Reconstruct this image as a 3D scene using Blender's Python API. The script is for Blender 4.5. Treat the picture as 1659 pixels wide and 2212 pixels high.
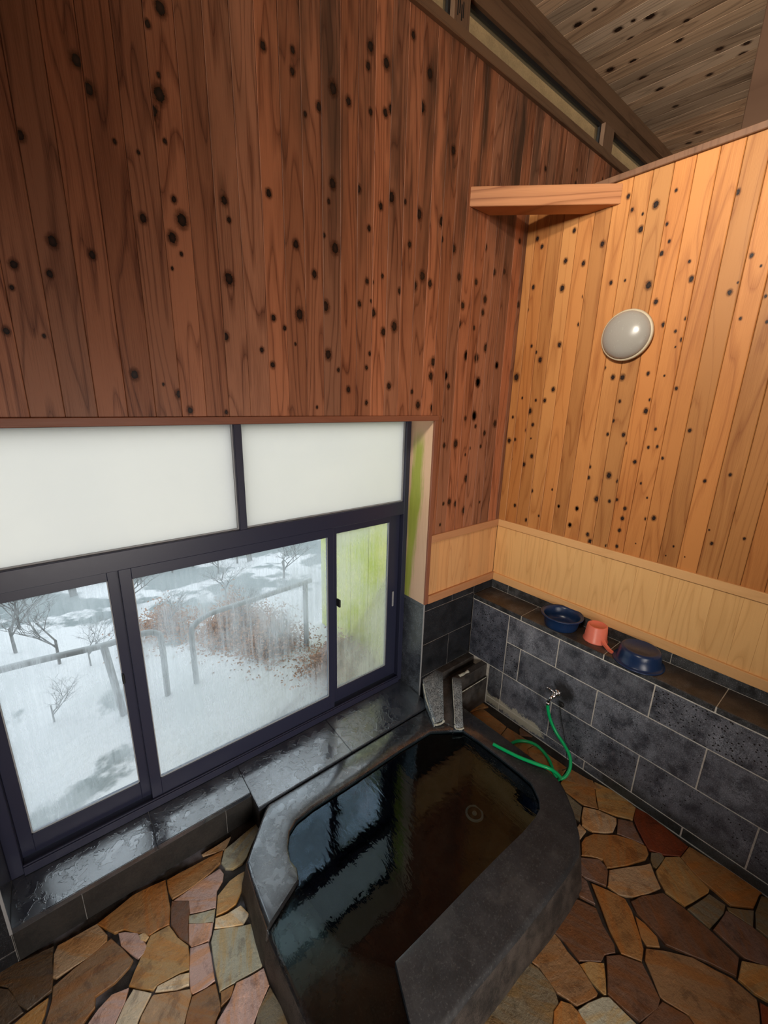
import bpy, bmesh, math, random
from mathutils import Vector, Matrix, noise
R_ = random.Random(7)
for o in list(bpy.data.objects): bpy.data.objects.remove(o)
sc = bpy.context.scene
COL = sc.collection

# ---------------------------------------------------------------- camera
yaw, pitch, roll = 0.68628, 0.26531, 0.02684
cf = Vector((math.sin(yaw)*math.cos(pitch), math.cos(yaw)*math.cos(pitch), -math.sin(pitch)))
cr = cf.cross(Vector((0, 0, 1))).normalized(); cu = cr.cross(cf)
r2 = cr*math.cos(roll) + cu*math.sin(roll); u2 = -cr*math.sin(roll) + cu*math.cos(roll)
cam_d = bpy.data.cameras.new('camera'); cam = bpy.data.objects.new('camera', cam_d); COL.objects.link(cam)
cam.matrix_world = Matrix(((r2.x, u2.x, -cf.x, -2.48962), (r2.y, u2.y, -cf.y, -1.72734), (r2.z, u2.z, -cf.z, 2.15683), (0, 0, 0, 1)))
cam_d.sensor_fit = 'HORIZONTAL'; cam_d.sensor_width = 36; cam_d.lens = 36*898.365/1659
cam_d.clip_start = 0.02; cam_d.clip_end = 200
sc.camera = cam

# ---------------------------------------------------------------- world, lights, exposure
w = bpy.data.worlds.new('overcast_sky'); sc.world = w; w.use_nodes = True
bg = w.node_tree.nodes['Background']; bg.inputs[0].default_value = (0.84, 0.93, 1.03, 1)
_n = w.node_tree.nodes; _tc = _n.new('ShaderNodeTexCoord'); _sp = _n.new('ShaderNodeSeparateXYZ'); _mr = _n.new('ShaderNodeMapRange')
w.node_tree.links.new(_tc.outputs['Generated'], _sp.inputs[0]); w.node_tree.links.new(_sp.outputs[2], _mr.inputs[0])
_mr.inputs[3].default_value = 1.20; _mr.inputs[4].default_value = 4.4       # overcast: brighter towards the zenith
w.node_tree.links.new(_mr.outputs[0], bg.inputs[1])
sc.view_settings.view_transform = 'Standard'; sc.view_settings.look = 'None'
sc.view_settings.exposure = 0.0; sc.view_settings.gamma = 1.0; sc.view_settings.use_curve_mapping = False
def area(name, loc, target, sx, sy, power, color):
    d = bpy.data.lights.new(name, 'AREA'); d.shape = 'RECTANGLE'; d.size = sx; d.size_y = sy; d.energy = power; d.color = color
    o = bpy.data.objects.new(name, d); COL.objects.link(o); o.location = loc
    o.rotation_euler = (Vector(target)-Vector(loc)).to_track_quat('-Z', 'Y').to_euler(); return o
a1 = area('assumed_high_light', (-4.25, -1.9, 3.92), (0.0, -0.75, 2.35), 0.7, 0.2, 14, (1.0, 0.88, 0.74)); a1.data.spread = math.radians(46)  # assumed light that throws the brace's shadow and lights the partition; no window there
a2 = area('added_back_fill', (-1.9, -3.02, 1.15), (-1.2, 0.0, 0.70), 2.4, 0.9, 32, (1.0, 0.93, 0.86)); a2.data.spread = math.radians(92)  # added fill behind the camera, brightening the lower walls; back wall has no window
a3 = area('ceiling_fill', (-4.25, -1.7, 3.30), (1.2, -1.0, 4.15), 1.6, 0.4, 26, (1.0, 0.95, 0.86)); a3.data.spread = math.radians(44)  # added fill that brightens the ceiling boards; no window stands there
sc.cycles.use_denoising = True
sc.cycles.max_bounces = 8; sc.cycles.transparent_max_bounces = 16; sc.cycles.caustics_refractive = False; sc.cycles.caustics_reflective = False
sc.cycles.sample_clamp_indirect = 6.0

# ---------------------------------------------------------------- node helpers
class NT:
    def __init__(s, name, rough=0.5, base=(0.5, 0.5, 0.5), spec=None):
        s.m = bpy.data.materials.new(name); s.m.use_nodes = True; s.t = s.m.node_tree
        s.b = s.t.nodes['Principled BSDF']; s.out = s.t.nodes['Material Output']
        s.b.inputs['Roughness'].default_value = rough; s.b.inputs['Base Color'].default_value = (*base, 1)
        if spec is not None: s.b.inputs['Specular IOR Level'].default_value = spec
    def n(s, ty, ins=None, **kw):
        nd = s.t.nodes.new('ShaderNode'+ty)
        for k, v in kw.items(): setattr(nd, k, v)
        for k, v in (ins or {}).items(): s.put(nd.inputs[k], v)
        return nd
    def put(s, inp, v):
        if isinstance(v, bpy.types.NodeSocket): s.t.links.new(v, inp)
        elif isinstance(v, tuple) and inp.type == 'RGBA' and len(v) == 3: inp.default_value = (*v, 1)
        else: inp.default_value = v
    def math(s, op, a, b=0.0, c=None, clamp=False):
        nd = s.n('Math', {0: a, 1: b}, operation=op, use_clamp=clamp)
        if c is not None: s.put(nd.inputs[2], c)
        return nd.outputs[0]
    def mix(s, f, a, b, blend='MIX'):
        nd = s.n('Mix', data_type='RGBA', blend_type=blend); s.put(nd.inputs[0], f); s.put(nd.inputs[6], a); s.put(nd.inputs[7], b); return nd.outputs[2]
    def ramp(s, f, *st, interp='LINEAR'):
        nd = s.n('ValToRGB', {0: f}); cr_ = nd.color_ramp; cr_.interpolation = interp
        while len(cr_.elements) < len(st): cr_.elements.new(0.5)
        for e, (p, c) in zip(cr_.elements, st):
            e.position = p; e.color = (c, c, c, 1) if not isinstance(c, tuple) else (*c, 1)
        return nd.outputs[0]
    def smooth(s, v, lo, hi):
        nd = s.n('MapRange', {0: v, 1: lo, 2: hi}, interpolation_type='SMOOTHSTEP'); return nd.outputs[0]
    def obj(s):
        tc = s.n('TexCoord'); return tc.outputs['Object']
    def xyz(s, v):
        nd = s.n('SeparateXYZ', {0: v}); return nd.outputs
    def comb(s, x, y, z):
        return s.n('CombineXYZ', {0: x, 1: y, 2: z}).outputs[0]
    def noise(s, vec, scale=5, detail=3, rough=0.55, dist=0.0):
        return s.n('TexNoise', {'Vector': vec, 'Scale': scale, 'Detail': detail, 'Roughness': rough, 'Distortion': dist}).outputs[0]
    def bump(s, h, strength=0.3, dist=0.01):
        b = s.n('Bump', {'Strength': strength, 'Distance': dist, 'Height': h}); s.t.links.new(b.outputs[0], s.b.inputs['Normal'])
    def color(s, c): s.put(s.b.inputs['Base Color'], c)
    def rough(s, c): s.put(s.b.inputs['Roughness'], c)

def wood(name, axis, light, dark, rough=0.5, rings=11, contrast=0.55, stain=None, spec=0.35, fine=0.16, bigamp=1.3):
    N = NT(name, rough, spec=spec); X = N.xyz(N.obj()); oi = N.n('ObjectInfo'); rnd = oi.outputs['Random']
    if axis == 'A': ac, al = X[0], X[2]
    elif axis == 'B': ac, al = X[1], X[2]
    elif axis == 'C': ac, al = X[0], X[1]
    elif axis == 'X': ac, al = X[2], X[0]
    elif axis == 'H': ac, al = X[2], N.math('ADD', X[0], X[1])
    ac2 = N.math('MULTIPLY_ADD', ac, 7.0, N.math('MULTIPLY', rnd, 40.0)); al2 = N.math('MULTIPLY_ADD', al, 0.62, N.math('MULTIPLY', rnd, 17.0))
    n1 = N.noise(N.comb(ac2, al2, N.math('MULTIPLY', rnd, 9.0)), 1.0, 2.0, 0.45)
    fr = N.math('FRACT', N.math('MULTIPLY', n1, float(rings)))
    ring = N.ramp(fr, (0.0, 1.0), (0.10, 0.25), (0.7, 0.0), (1.0, 0.75))
    fib = N.noise(N.comb(N.math('MULTIPLY', ac, 420.0), N.math('MULTIPLY', al, 7.0), rnd), 1.0, 2.0, 0.6)
    big = N.noise(N.comb(N.math('MULTIPLY_ADD', ac, 5.0, N.math('MULTIPLY', rnd, 70.0)), N.math('MULTIPLY', al, 1.1), 0.0), 1.0, 3.0, 0.5)
    f = N.math('MULTIPLY', ring, contrast)
    f = N.math('ADD', f, N.math('MULTIPLY', N.math('SUBTRACT', fib, 0.5), fine*4))
    f = N.math('ADD', f, N.math('MULTIPLY', N.math('SUBTRACT', big, 0.5), bigamp), clamp=True)
    c = N.mix(f, light, dark)
    c = N.mix(1.0, c, oi.outputs['Color'], 'MULTIPLY')
    if stain: c = stain(N, c, X)
    N.color(c); N.bump(N.math('ADD', fib, N.math('MULTIPLY', ring, -0.6)), 0.12, 0.002)
    N.rough(N.math('MULTIPLY_ADD', fib, 0.25, rough-0.1))
    return N.m

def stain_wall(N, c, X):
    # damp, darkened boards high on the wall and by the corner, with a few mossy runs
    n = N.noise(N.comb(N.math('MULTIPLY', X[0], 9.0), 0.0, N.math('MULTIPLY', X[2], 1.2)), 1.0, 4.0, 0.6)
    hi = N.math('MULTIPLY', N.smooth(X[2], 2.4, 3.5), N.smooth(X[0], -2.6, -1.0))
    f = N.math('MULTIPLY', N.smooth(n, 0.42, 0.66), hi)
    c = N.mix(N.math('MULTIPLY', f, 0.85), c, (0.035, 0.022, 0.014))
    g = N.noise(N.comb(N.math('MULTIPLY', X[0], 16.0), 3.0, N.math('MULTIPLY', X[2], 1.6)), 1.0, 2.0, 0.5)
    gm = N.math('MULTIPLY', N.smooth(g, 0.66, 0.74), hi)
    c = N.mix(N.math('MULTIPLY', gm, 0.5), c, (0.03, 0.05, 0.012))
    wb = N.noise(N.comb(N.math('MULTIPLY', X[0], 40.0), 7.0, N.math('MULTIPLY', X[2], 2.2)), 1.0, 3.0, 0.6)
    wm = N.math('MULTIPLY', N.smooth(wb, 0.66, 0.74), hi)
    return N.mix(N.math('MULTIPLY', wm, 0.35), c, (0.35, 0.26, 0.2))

def algae(N, c, X):
    # green algae running down the jamb next to the frame
    n = N.noise(N.comb(N.math('MULTIPLY', X[1], 30.0), 0.0, N.math('MULTIPLY', X[2], 3.0)), 1.0, 5.0, 0.65)
    cen = N.math('ADD', 0.115, N.math('MULTIPLY', N.smooth(X[2], 1.9, 0.9), 0.05))
    d = N.math('ABSOLUTE', N.math('SUBTRACT', X[1], cen))
    wd = N.math('SUBTRACT', 0.056, N.math('MULTIPLY', N.math('ABSOLUTE', N.math('SUBTRACT', X[2], 1.55)), 0.035))
    f = N.smooth(N.math('ADD', N.math('SUBTRACT', d, wd), N.math('MULTIPLY', N.math('SUBTRACT', n, 0.5), 0.11)), 0.022, -0.026)
    f = N.math('MULTIPLY', f, N.smooth(X[2], 2.02, 1.85))
    c = N.mix(N.math('MULTIPLY', f, 0.3), c, (0.45, 0.36, 0.18))
    gr = N.mix(n, (0.16, 0.26, 0.01), (0.42, 0.50, 0.05))
    return N.mix(N.math('MULTIPLY', f, 0.85), c, gr)

def rock(name, dark, light, rough=0.35, sc_=14, pits=0.0, speck=0.0, frost=0.0, wet=0.0, extra=None, bump=0.25, coord_rand=True, frost_c=(0.30, 0.33, 0.38)):
    N = NT(name, rough); P = N.obj(); X = N.xyz(P); oi = N.n('ObjectInfo')
    P2 = N.n('VectorMath', {0: P, 1: N.comb(N.math('MULTIPLY', oi.outputs['Random'], 30.0), 0.0, 0.0)}, operation='ADD').outputs[0] if coord_rand else P
    n1 = N.noise(P2, sc_, 5.0, 0.6); n2 = N.noise(P2, sc_*14, 3.0, 0.7)
    c = N.mix(N.smooth(N.math('ADD', N.math('MULTIPLY', n1, 0.6), N.math('MULTIPLY', n2, 0.4)), 0.38, 0.62), dark, light)
    h = n2
    if frost:
        fz = N.noise(N.n('VectorMath', {0: P2, 1: (1.0, 1.0, 0.55)}, operation='MULTIPLY').outputs[0], 5.5, 7.0, 0.74); fm = N.math('MULTIPLY', N.smooth(fz, 0.47, 0.68), frost)
        fm = N.math('MULTIPLY', fm, N.smooth(N.noise(P2, 190.0, 3.0, 0.75), 0.40, 0.58))
        c = N.mix(fm, c, frost_c)
    if speck:
        v = N.noise(P2, 210.0, 3.0, 0.7); c = N.mix(N.math('MULTIPLY', N.smooth(v, 0.54, 0.66), N.math('MULTIPLY', N.smooth(n1, 0.3, 0.6), speck)), c, (0.27, 0.29, 0.33))
    if pits:
        v = N.n('TexVoronoi', {'Vector': P2, 'Scale': 62.0, 'Randomness': 1.0}); vc = N.xyz(v.outputs['Color'])
        pm = N.math('MULTIPLY', N.smooth(N.math('ADD', v.outputs['Distance'], N.math('MULTIPLY', n2, 0.25)), 0.40, 0.33), N.math('GREATER_THAN', vc[0], 1.0-pits))
        c = N.mix(pm, c, (0.006, 0.006, 0.007)); h = N.math('SUBTRACT', N.math('MULTIPLY', h, 0.3), pm)
    if extra: c = extra(N, c, X, P)
    if wet:
        wn = N.noise(P, 16.0, 4.0, 0.6, 0.4); edge = N.smooth(wn, 0.50, 0.535)
        wl = N.noise(P, 42.0, 2.0, 0.5); dr = N.smooth(wl, 0.62, 0.66)
        h = N.math('ADD', N.math('MULTIPLY', h, 0.12), N.math('MULTIPLY', N.math('ADD', edge, dr), wet))
        rr = N.math('MULTIPLY_ADD', edge, -0.12, rough); N.rough(rr)
    c = N.mix(1.0, c, oi.outputs['Color'], 'MULTIPLY')
    N.color(c); N.bump(h, bump, 0.004)
    return N.m

def efflo(N, c, X, P):
    # lime bloom along the lowest joint near the spout, dark algae towards the floor further along
    n = N.noise(P, 22.0, 6.0, 0.7); band = N.math('MULTIPLY', N.smooth(N.math('ABSOLUTE', N.math('SUBTRACT', X[2], 0.055)), 0.085, 0.0), N.smooth(X[1], -0.86, -0.5))
    f = N.smooth(N.math('ADD', n, N.math('MULTIPLY', band, 0.42)), 0.70, 0.80)
    c = N.mix(N.math('MULTIPLY', f, N.math('MULTIPLY', N.smooth(band, 0.0, 0.2), 0.85)), c, (0.50, 0.48, 0.38))
    f2 = N.math('MULTIPLY', N.smooth(X[2], 0.17, 0.02), N.smooth(X[1], -0.9, -1.15))
    c = N.mix(N.math('MULTIPLY', f2, 0.8), c, (0.014, 0.018, 0.011))
    d = N.n('VectorMath', {0: P, 1: (-0.215, -0.75, 0.44)}, operation='DISTANCE').outputs['Value']
    f3 = N.math('MULTIPLY', N.smooth(N.math('ADD', d, N.math('MULTIPLY', N.noise(P, 35.0, 4.0, 0.6), 0.08)), 0.135, 0.075), 0.9)
    c = N.mix(f3, c, (0.012, 0.011, 0.010))
    up = N.math('MULTIPLY', N.smooth(N.math('ADD', X[2], N.math('MULTIPLY', N.noise(P, 60.0, 4.0, 0.6), 0.03)), 0.80, 0.812), N.smooth(N.noise(P, 30.0, 3.0, 0.6), 0.48, 0.58))
    return N.mix(N.math('MULTIPLY', up, 0.6), c, (0.42, 0.43, 0.42))

def rust(N, c, X, P):
    n = N.noise(P, 9.0, 6.0, 0.65); return N.mix(N.math('MULTIPLY', N.smooth(n, 0.44, 0.64), 0.6), c, (0.036, 0.024, 0.016))

M = {}
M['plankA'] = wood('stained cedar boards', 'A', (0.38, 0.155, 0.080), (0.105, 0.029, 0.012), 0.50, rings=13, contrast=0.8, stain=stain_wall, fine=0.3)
M['plankB'] = wood('honey cedar boards', 'B', (0.50, 0.215, 0.064), (0.25, 0.075, 0.016), 0.48, rings=9, contrast=0.6, fine=0.22)
M['plankC'] = wood('grey brown ceiling boards', 'C', (0.60, 0.42, 0.27), (0.16, 0.095, 0.055), 0.6, contrast=0.7, fine=0.3)
M['cypA'] = wood('pale cypress boards', 'A', (0.66, 0.36, 0.155), (0.43, 0.19, 0.07), 0.42, rings=12, contrast=0.5, fine=0.1, bigamp=0.4)
M['cypB'] = wood('pale cypress boards right', 'B', (0.76, 0.46, 0.19), (0.50, 0.25, 0.085), 0.42, rings=12, contrast=0.5, fine=0.1, bigamp=0.4)
M['trimH'] = wood('pale batten', 'H', (0.70, 0.41, 0.18), (0.52, 0.27, 0.10), 0.45, contrast=0.3)
M['trimHA'] = wood('reddish batten', 'H', (0.50, 0.25, 0.12), (0.35, 0.15, 0.065), 0.45, contrast=0.3)
M['trimRed'] = wood('red brown edge trim', 'H', (0.26, 0.10, 0.055), (0.15, 0.05, 0.028), 0.45, contrast=0.3)
M['trimRedV'] = wood('red brown upright trim', 'A', (0.26, 0.10, 0.055), (0.15, 0.05, 0.028), 0.45, contrast=0.3)
M['trimDark'] = wood('aged beam wood', 'H', (0.17, 0.095, 0.052), (0.07, 0.036, 0.02), 0.55, contrast=0.5)
M['postDark'] = wood('aged post wood', 'A', (0.19, 0.11, 0.065), (0.08, 0.045, 0.026), 0.55, contrast=0.5)
M['capW'] = wood('cap board', 'B', (0.17, 0.085, 0.045), (0.08, 0.036, 0.018), 0.5)
M['deepPost'] = wood('deep brown post', 'A', (0.075, 0.042, 0.026), (0.035, 0.018, 0.011), 0.9, spec=0.05)
M['beam'] = wood('brace timber', 'X', (0.50, 0.225, 0.10), (0.22, 0.075, 0.03), 0.45, rings=9, contrast=0.9)
M['jamb'] = wood('pale jamb board', 'B', (0.72, 0.50, 0.34), (0.58, 0.38, 0.24), 0.5, contrast=0.3, stain=algae)
M['panelwall'] = wood('plain cedar wall', 'A', (0.36, 0.19, 0.10), (0.22, 0.10, 0.05), 0.5)

def knot_mat():
    N = NT('wood knot', 0.45, spec=0.3); uv = N.n('TexCoord').outputs['UV']
    d = N.n('VectorMath', {0: uv}, operation='LENGTH').outputs['Value']
    n = N.noise(N.obj(), 90.0, 3.0, 0.6)
    dd = N.math('ADD', d, N.math('MULTIPLY', N.math('SUBTRACT', n, 0.5), 0.42))
    core = N.smooth(dd, 0.46, 0.34)
    rim = N.math('MULTIPLY', N.smooth(dd, 0.85, 0.36), 0.55)
    a = N.math('MAXIMUM', core, rim, clamp=True)
    c = N.mix(core, (0.085, 0.026, 0.010), N.mix(N.smooth(d, 0.0, 0.34), (0.030, 0.013, 0.008), (0.008, 0.004, 0.003)))
    N.color(c)
    tr = N.n('BsdfTransparent'); mx = N.n('MixShader', {0: a, 1: tr.outputs[0], 2: N.b.outputs[0]}); N.t.links.new(mx.outputs[0], N.out.inputs[0])
    return N.m
M['knot'] = knot_mat()

M['tile'] = rock('granite tile', (0.036, 0.040, 0.052), (0.145, 0.156, 0.185), 0.45, 12, pits=0.40, speck=1.0, frost=0.9, extra=efflo, bump=0.35)
M['tileA'] = rock('dark basalt tile', (0.009, 0.010, 0.012), (0.018, 0.020, 0.024), 0.32, 10, speck=0.15, bump=0.15)
M['tileTop'] = rock('stained ledge tile', (0.022, 0.019, 0.017), (0.07, 0.055, 0.045), 0.38, 10, speck=0.2, frost=0.25, extra=rust, bump=0.3)
M['stripT'] = rock('black granite strip', (0.012, 0.013, 0.014), (0.06, 0.065, 0.07), 0.45, 20, speck=0.5, bump=0.4)
M['apron'] = rock('dark apron stone', (0.014, 0.014, 0.014), (0.030, 0.028, 0.026), 0.55, 8, bump=0.2)
def shiny(m, ior, coat=0.0):
    b = m.node_tree.nodes['Principled BSDF']; b.inputs['IOR'].default_value = ior; b.inputs['Coat Weight'].default_value = coat; return m
M['sill'] = rock('wet sill stone', (0.016, 0.020, 0.027), (0.042, 0.050, 0.063), 0.27, 9, wet=0.35, bump=0.30, coord_rand=False)
M['reveal'] = rock('wet reveal stone', (0.020, 0.024, 0.030), (0.05, 0.058, 0.068), 0.22, 14, speck=0.5, frost=0.15, bump=0.2)
def tubx(N, c, X, P):
    n = N.noise(P, 6.0, 6.0, 0.7); c = N.mix(N.math('MULTIPLY', N.smooth(n, 0.48, 0.64), 0.5), c, (0.058, 0.057, 0.056))
    n2 = N.noise(P, 120.0, 3.0, 0.7); c = N.mix(N.math('MULTIPLY', N.smooth(n2, 0.55, 0.68), 0.3), c, (0.13, 0.13, 0.13))
    # worn dry and mottled away from the window, glossy wet beside it
    wetm = N.smooth(N.math('ADD', N.math('MULTIPLY', X[1], 1.0), N.math('MULTIPLY', X[0], -0.35)), -0.25, 0.1)
    wn = N.noise(P, 20.0, 4.0, 0.6, 0.4)
    r = N.math('SUBTRACT', 0.62, N.math('MULTIPLY', wetm, N.math('MULTIPLY_ADD', N.smooth(wn, 0.50, 0.54), 0.10, 0.34)))
    N.rough(r); N.b.inputs['Coat Tint'].default_value = (0.9, 0.95, 1, 1); N.b.inputs['Coat IOR'].default_value = 2.0; N.b.inputs['Coat Roughness'].default_value = 0.16
    N.put(N.b.inputs['Coat Weight'], N.math('MULTIPLY', wetm, N.math('MULTIPLY_ADD', N.smooth(wn, 0.50, 0.54), 0.25, 0.75))); return c
M['tub'] = rock('tub stone', (0.012, 0.0125, 0.014), (0.026, 0.027, 0.030), 0.45, 10, extra=tubx, bump=0.35, coord_rand=False)
def wet_tub(m):
    # droplets and film edges on the rim
    t = m.node_tree; bp = [n for n in t.nodes if n.type == 'BUMP'][0]
    N = NT.__new__(NT); N.m = m; N.t = t; N.b = t.nodes['Principled BSDF']; P = N.obj(); X = N.xyz(P)
    wetm = N.smooth(N.math('ADD', X[1], N.math('MULTIPLY', X[0], -0.35)), -0.2, 0.12)
    e = N.smooth(N.noise(P, 20.0, 4.0, 0.6, 0.4), 0.50, 0.53); d = N.smooth(N.noise(P, 45.0, 2.0, 0.5), 0.60, 0.64)
    h = N.math('ADD', N.math('MULTIPLY', N.noise(P, 140.0, 3.0, 0.7), 0.25), N.math('MULTIPLY', N.math('MULTIPLY', N.math('ADD', e, d), wetm), 0.9))
    t.links.new(h, bp.inputs['Height'])
wet_tub(M['tub'])
shiny(M['sill'], 2.6); shiny(M['tub'], 1.5); shiny(M['reveal'], 1.9)
M['tubside'] = rock('rough tub side', (0.018, 0.015, 0.013), (0.075, 0.06, 0.05), 0.6, 16, bump=0.9)
def gran(N, c, X, P):
    v = N.noise(P, 170.0, 3.0, 0.7); c = N.mix(N.math('MULTIPLY', N.smooth(v, 0.50, 0.56), 0.9), c, (0.012, 0.014, 0.016))
    return N.mix(N.smooth(X[2], 0.285, 0.325), c, (0.05, 0.055, 0.06))
M['tubin'] = rock('submerged tub stone', (0.006, 0.011, 0.014), (0.014, 0.022, 0.026), 0.8, 8, bump=0.1, coord_rand=False)
M['tubin'].node_tree.nodes['Principled BSDF'].inputs['Specular IOR Level'].default_value = 0.0
M['granite'] = rock('pale speckled granite', (0.16, 0.20, 0.22), (0.34, 0.38, 0.39), 0.28, 30, extra=gran, bump=0.3)
M['spoutDark'] = rock('stained spout stone', (0.020, 0.018, 0.017), (0.075, 0.068, 0.062), 0.4, 14, speck=0.2, extra=rust, bump=0.5)
M['lime'] = rock('pale lime crust', (0.48, 0.50, 0.40), (0.80, 0.80, 0.70), 0.7, 40, bump=1.0)
M['grout'] = rock('pale grout', (0.50, 0.48, 0.43), (0.72, 0.70, 0.63), 0.8, 30, bump=0.3)
M['groutDark'] = rock('grey grout', (0.13, 0.125, 0.12), (0.24, 0.23, 0.22), 0.8, 30, bump=0.3)
def mortx(N, c, X, P):
    # bluish, paler patches in the joints on the window side
    f = N.math('MULTIPLY', N.smooth(X[0], -1.9, -2.2), N.smooth(N.noise(P, 6.0, 3.0, 0.6), 0.45, 0.6))
    return N.mix(N.math('MULTIPLY', f, 0.8), c, (0.20, 0.20, 0.23))
M['mortar'] = rock('floor mortar', (0.014, 0.011, 0.009), (0.035, 0.028, 0.022), 0.7, 20, bump=0.8, extra=mortx, coord_rand=False)
M['plaster'] = rock('wall core', (0.10, 0.08, 0.06), (0.14, 0.11, 0.09), 0.9, 4)

def floor_stone():
    N = NT('flagstone', 0.4); P = N.obj(); oi = N.n('ObjectInfo'); rnd = oi.outputs['Random']
    rot = N.n('VectorRotate', {'Vector': P, 'Angle': N.math('MULTIPLY', rnd, 6.0)}, rotation_type='Z_AXIS').outputs[0]
    st = N.n('VectorMath', {0: rot, 1: (4.0, 22.0, 4.0)}, operation='MULTIPLY').outputs[0]
    a = N.noise(st, 1.0, 5.0, 0.6, 0.6); b = N.noise(P, 11.0, 8.0, 0.72, 0.3); f = N.noise(P, 260.0, 2.0, 0.6)
    c = oi.outputs['Color']
    c = N.mix(N.math('MULTIPLY', N.smooth(a, 0.44, 0.60), 0.8), c, N.mix(1.0, c, (1.10, 0.80, 0.45), 'MULTIPLY'))
    c = N.mix(N.math('MULTIPLY', N.smooth(b, 0.52, 0.62), 0.6), c, N.mix(1.0, c, (0.42, 0.38, 0.38), 'MULTIPLY'))
    c = N.mix(N.math('MULTIPLY', N.smooth(b, 0.44, 0.34), 0.6), c, N.mix(1.0, c, (1.45, 1.38, 1.3), 'MULTIPLY'))
    c = N.mix(N.math('MULTIPLY', N.smooth(f, 0.4, 0.7), 0.3), c, N.mix(1.0, c, (0.7, 0.66, 0.62), 'MULTIPLY'))
    N.color(c); N.rough(N.math('MULTIPLY_ADD', b, 0.3, 0.18)); N.b.inputs['IOR'].default_value = 1.5
    N.bump(N.math('ADD', N.math('MULTIPLY', a, 0.7), N.math('ADD', N.noise(P, 60.0, 4.0, 0.7), b)), 0.8, 0.006); return N.m
M['flag'] = floor_stone()

def simple(name, c, rough, metal=0.0, **k):
    N = NT(name, rough, c); N.b.inputs['Metallic'].default_value = metal
    n = N.noise(N.obj(), 60.0, 3.0, 0.6); N.rough(N.math('MULTIPLY_ADD', n, 0.16, rough-0.08))
    N.color(N.mix(N.math('MULTIPLY', n, 0.35), c, tuple(v*0.75 for v in c)))
    for kk, v in k.items(): N.b.inputs[kk].default_value = v
    return N.m
M['alu'] = simple('dark bronze aluminium', (0.022, 0.025, 0.052), 0.38, 0.0)
M['bead'] = simple('grey glazing bead', (0.32, 0.33, 0.34), 0.5)
M['rubber'] = simple('black rubber', (0.01, 0.01, 0.01), 0.6)
M['blue'] = simple('navy plastic', (0.009, 0.030, 0.095), 0.30)
M['coral'] = simple('coral plastic', (0.80, 0.20, 0.13), 0.38)
M['green'] = simple('green hose', (0.0, 0.46, 0.14), 0.35)
M['chrome'] = simple('chrome', (0.75, 0.75, 0.76), 0.14, 1.0)
M['ivory'] = simple('ivory rim', (0.52, 0.45, 0.32), 0.45)
M['dome'] = simple('milky grey lamp cover', (0.34, 0.33, 0.30), 0.25)
M['black'] = simple('black slot', (0.006, 0.005, 0.004), 0.9)
M['steelpipe'] = simple('weathered grey pipe', (0.15, 0.15, 0.145), 0.6)
M['snow'] = None
def snowm():
    N = NT('snow with grass patches', 0.7); P = N.obj(); n = N.noise(P, 1.1, 3.0, 0.5, 0.3); n2 = N.noise(P, 9.0, 4.0, 0.6)
    f = N.smooth(N.math('ADD', N.math('ADD', n, N.math('MULTIPLY', N.smooth(N.xyz(P)[1], 2.4, 4.2), 0.13)), N.math('MULTIPLY', n2, 0.22)), 0.66, 0.73)
    N.color(N.mix(f, (0.435, 0.42, 0.41), (0.12, 0.135, 0.13))); N.bump(n2, 0.4, 0.05); return N.m
M['snow'] = snowm()
M['bark'] = rock('grey bark', (0.07, 0.065, 0.06), (0.20, 0.19, 0.18), 0.9, 20, bump=0.8)
M['leaf'] = simple('dead bracken brown', (0.26, 0.105, 0.035), 0.7)
M['yellowboard'] = rock('yellow green outer board', (0.50, 0.56, 0.06), (0.74, 0.72, 0.22), 0.8, 3, bump=0.2)
M['eave'] = rock('weathered eave board', (0.36, 0.26, 0.15), (0.60, 0.45, 0.28), 0.8, 6, bump=0.3)
M['eaveL'] = rock('lit eave edge', (0.45, 0.36, 0.20), (0.55, 0.46, 0.28), 0.8, 6, bump=0.3)

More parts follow.
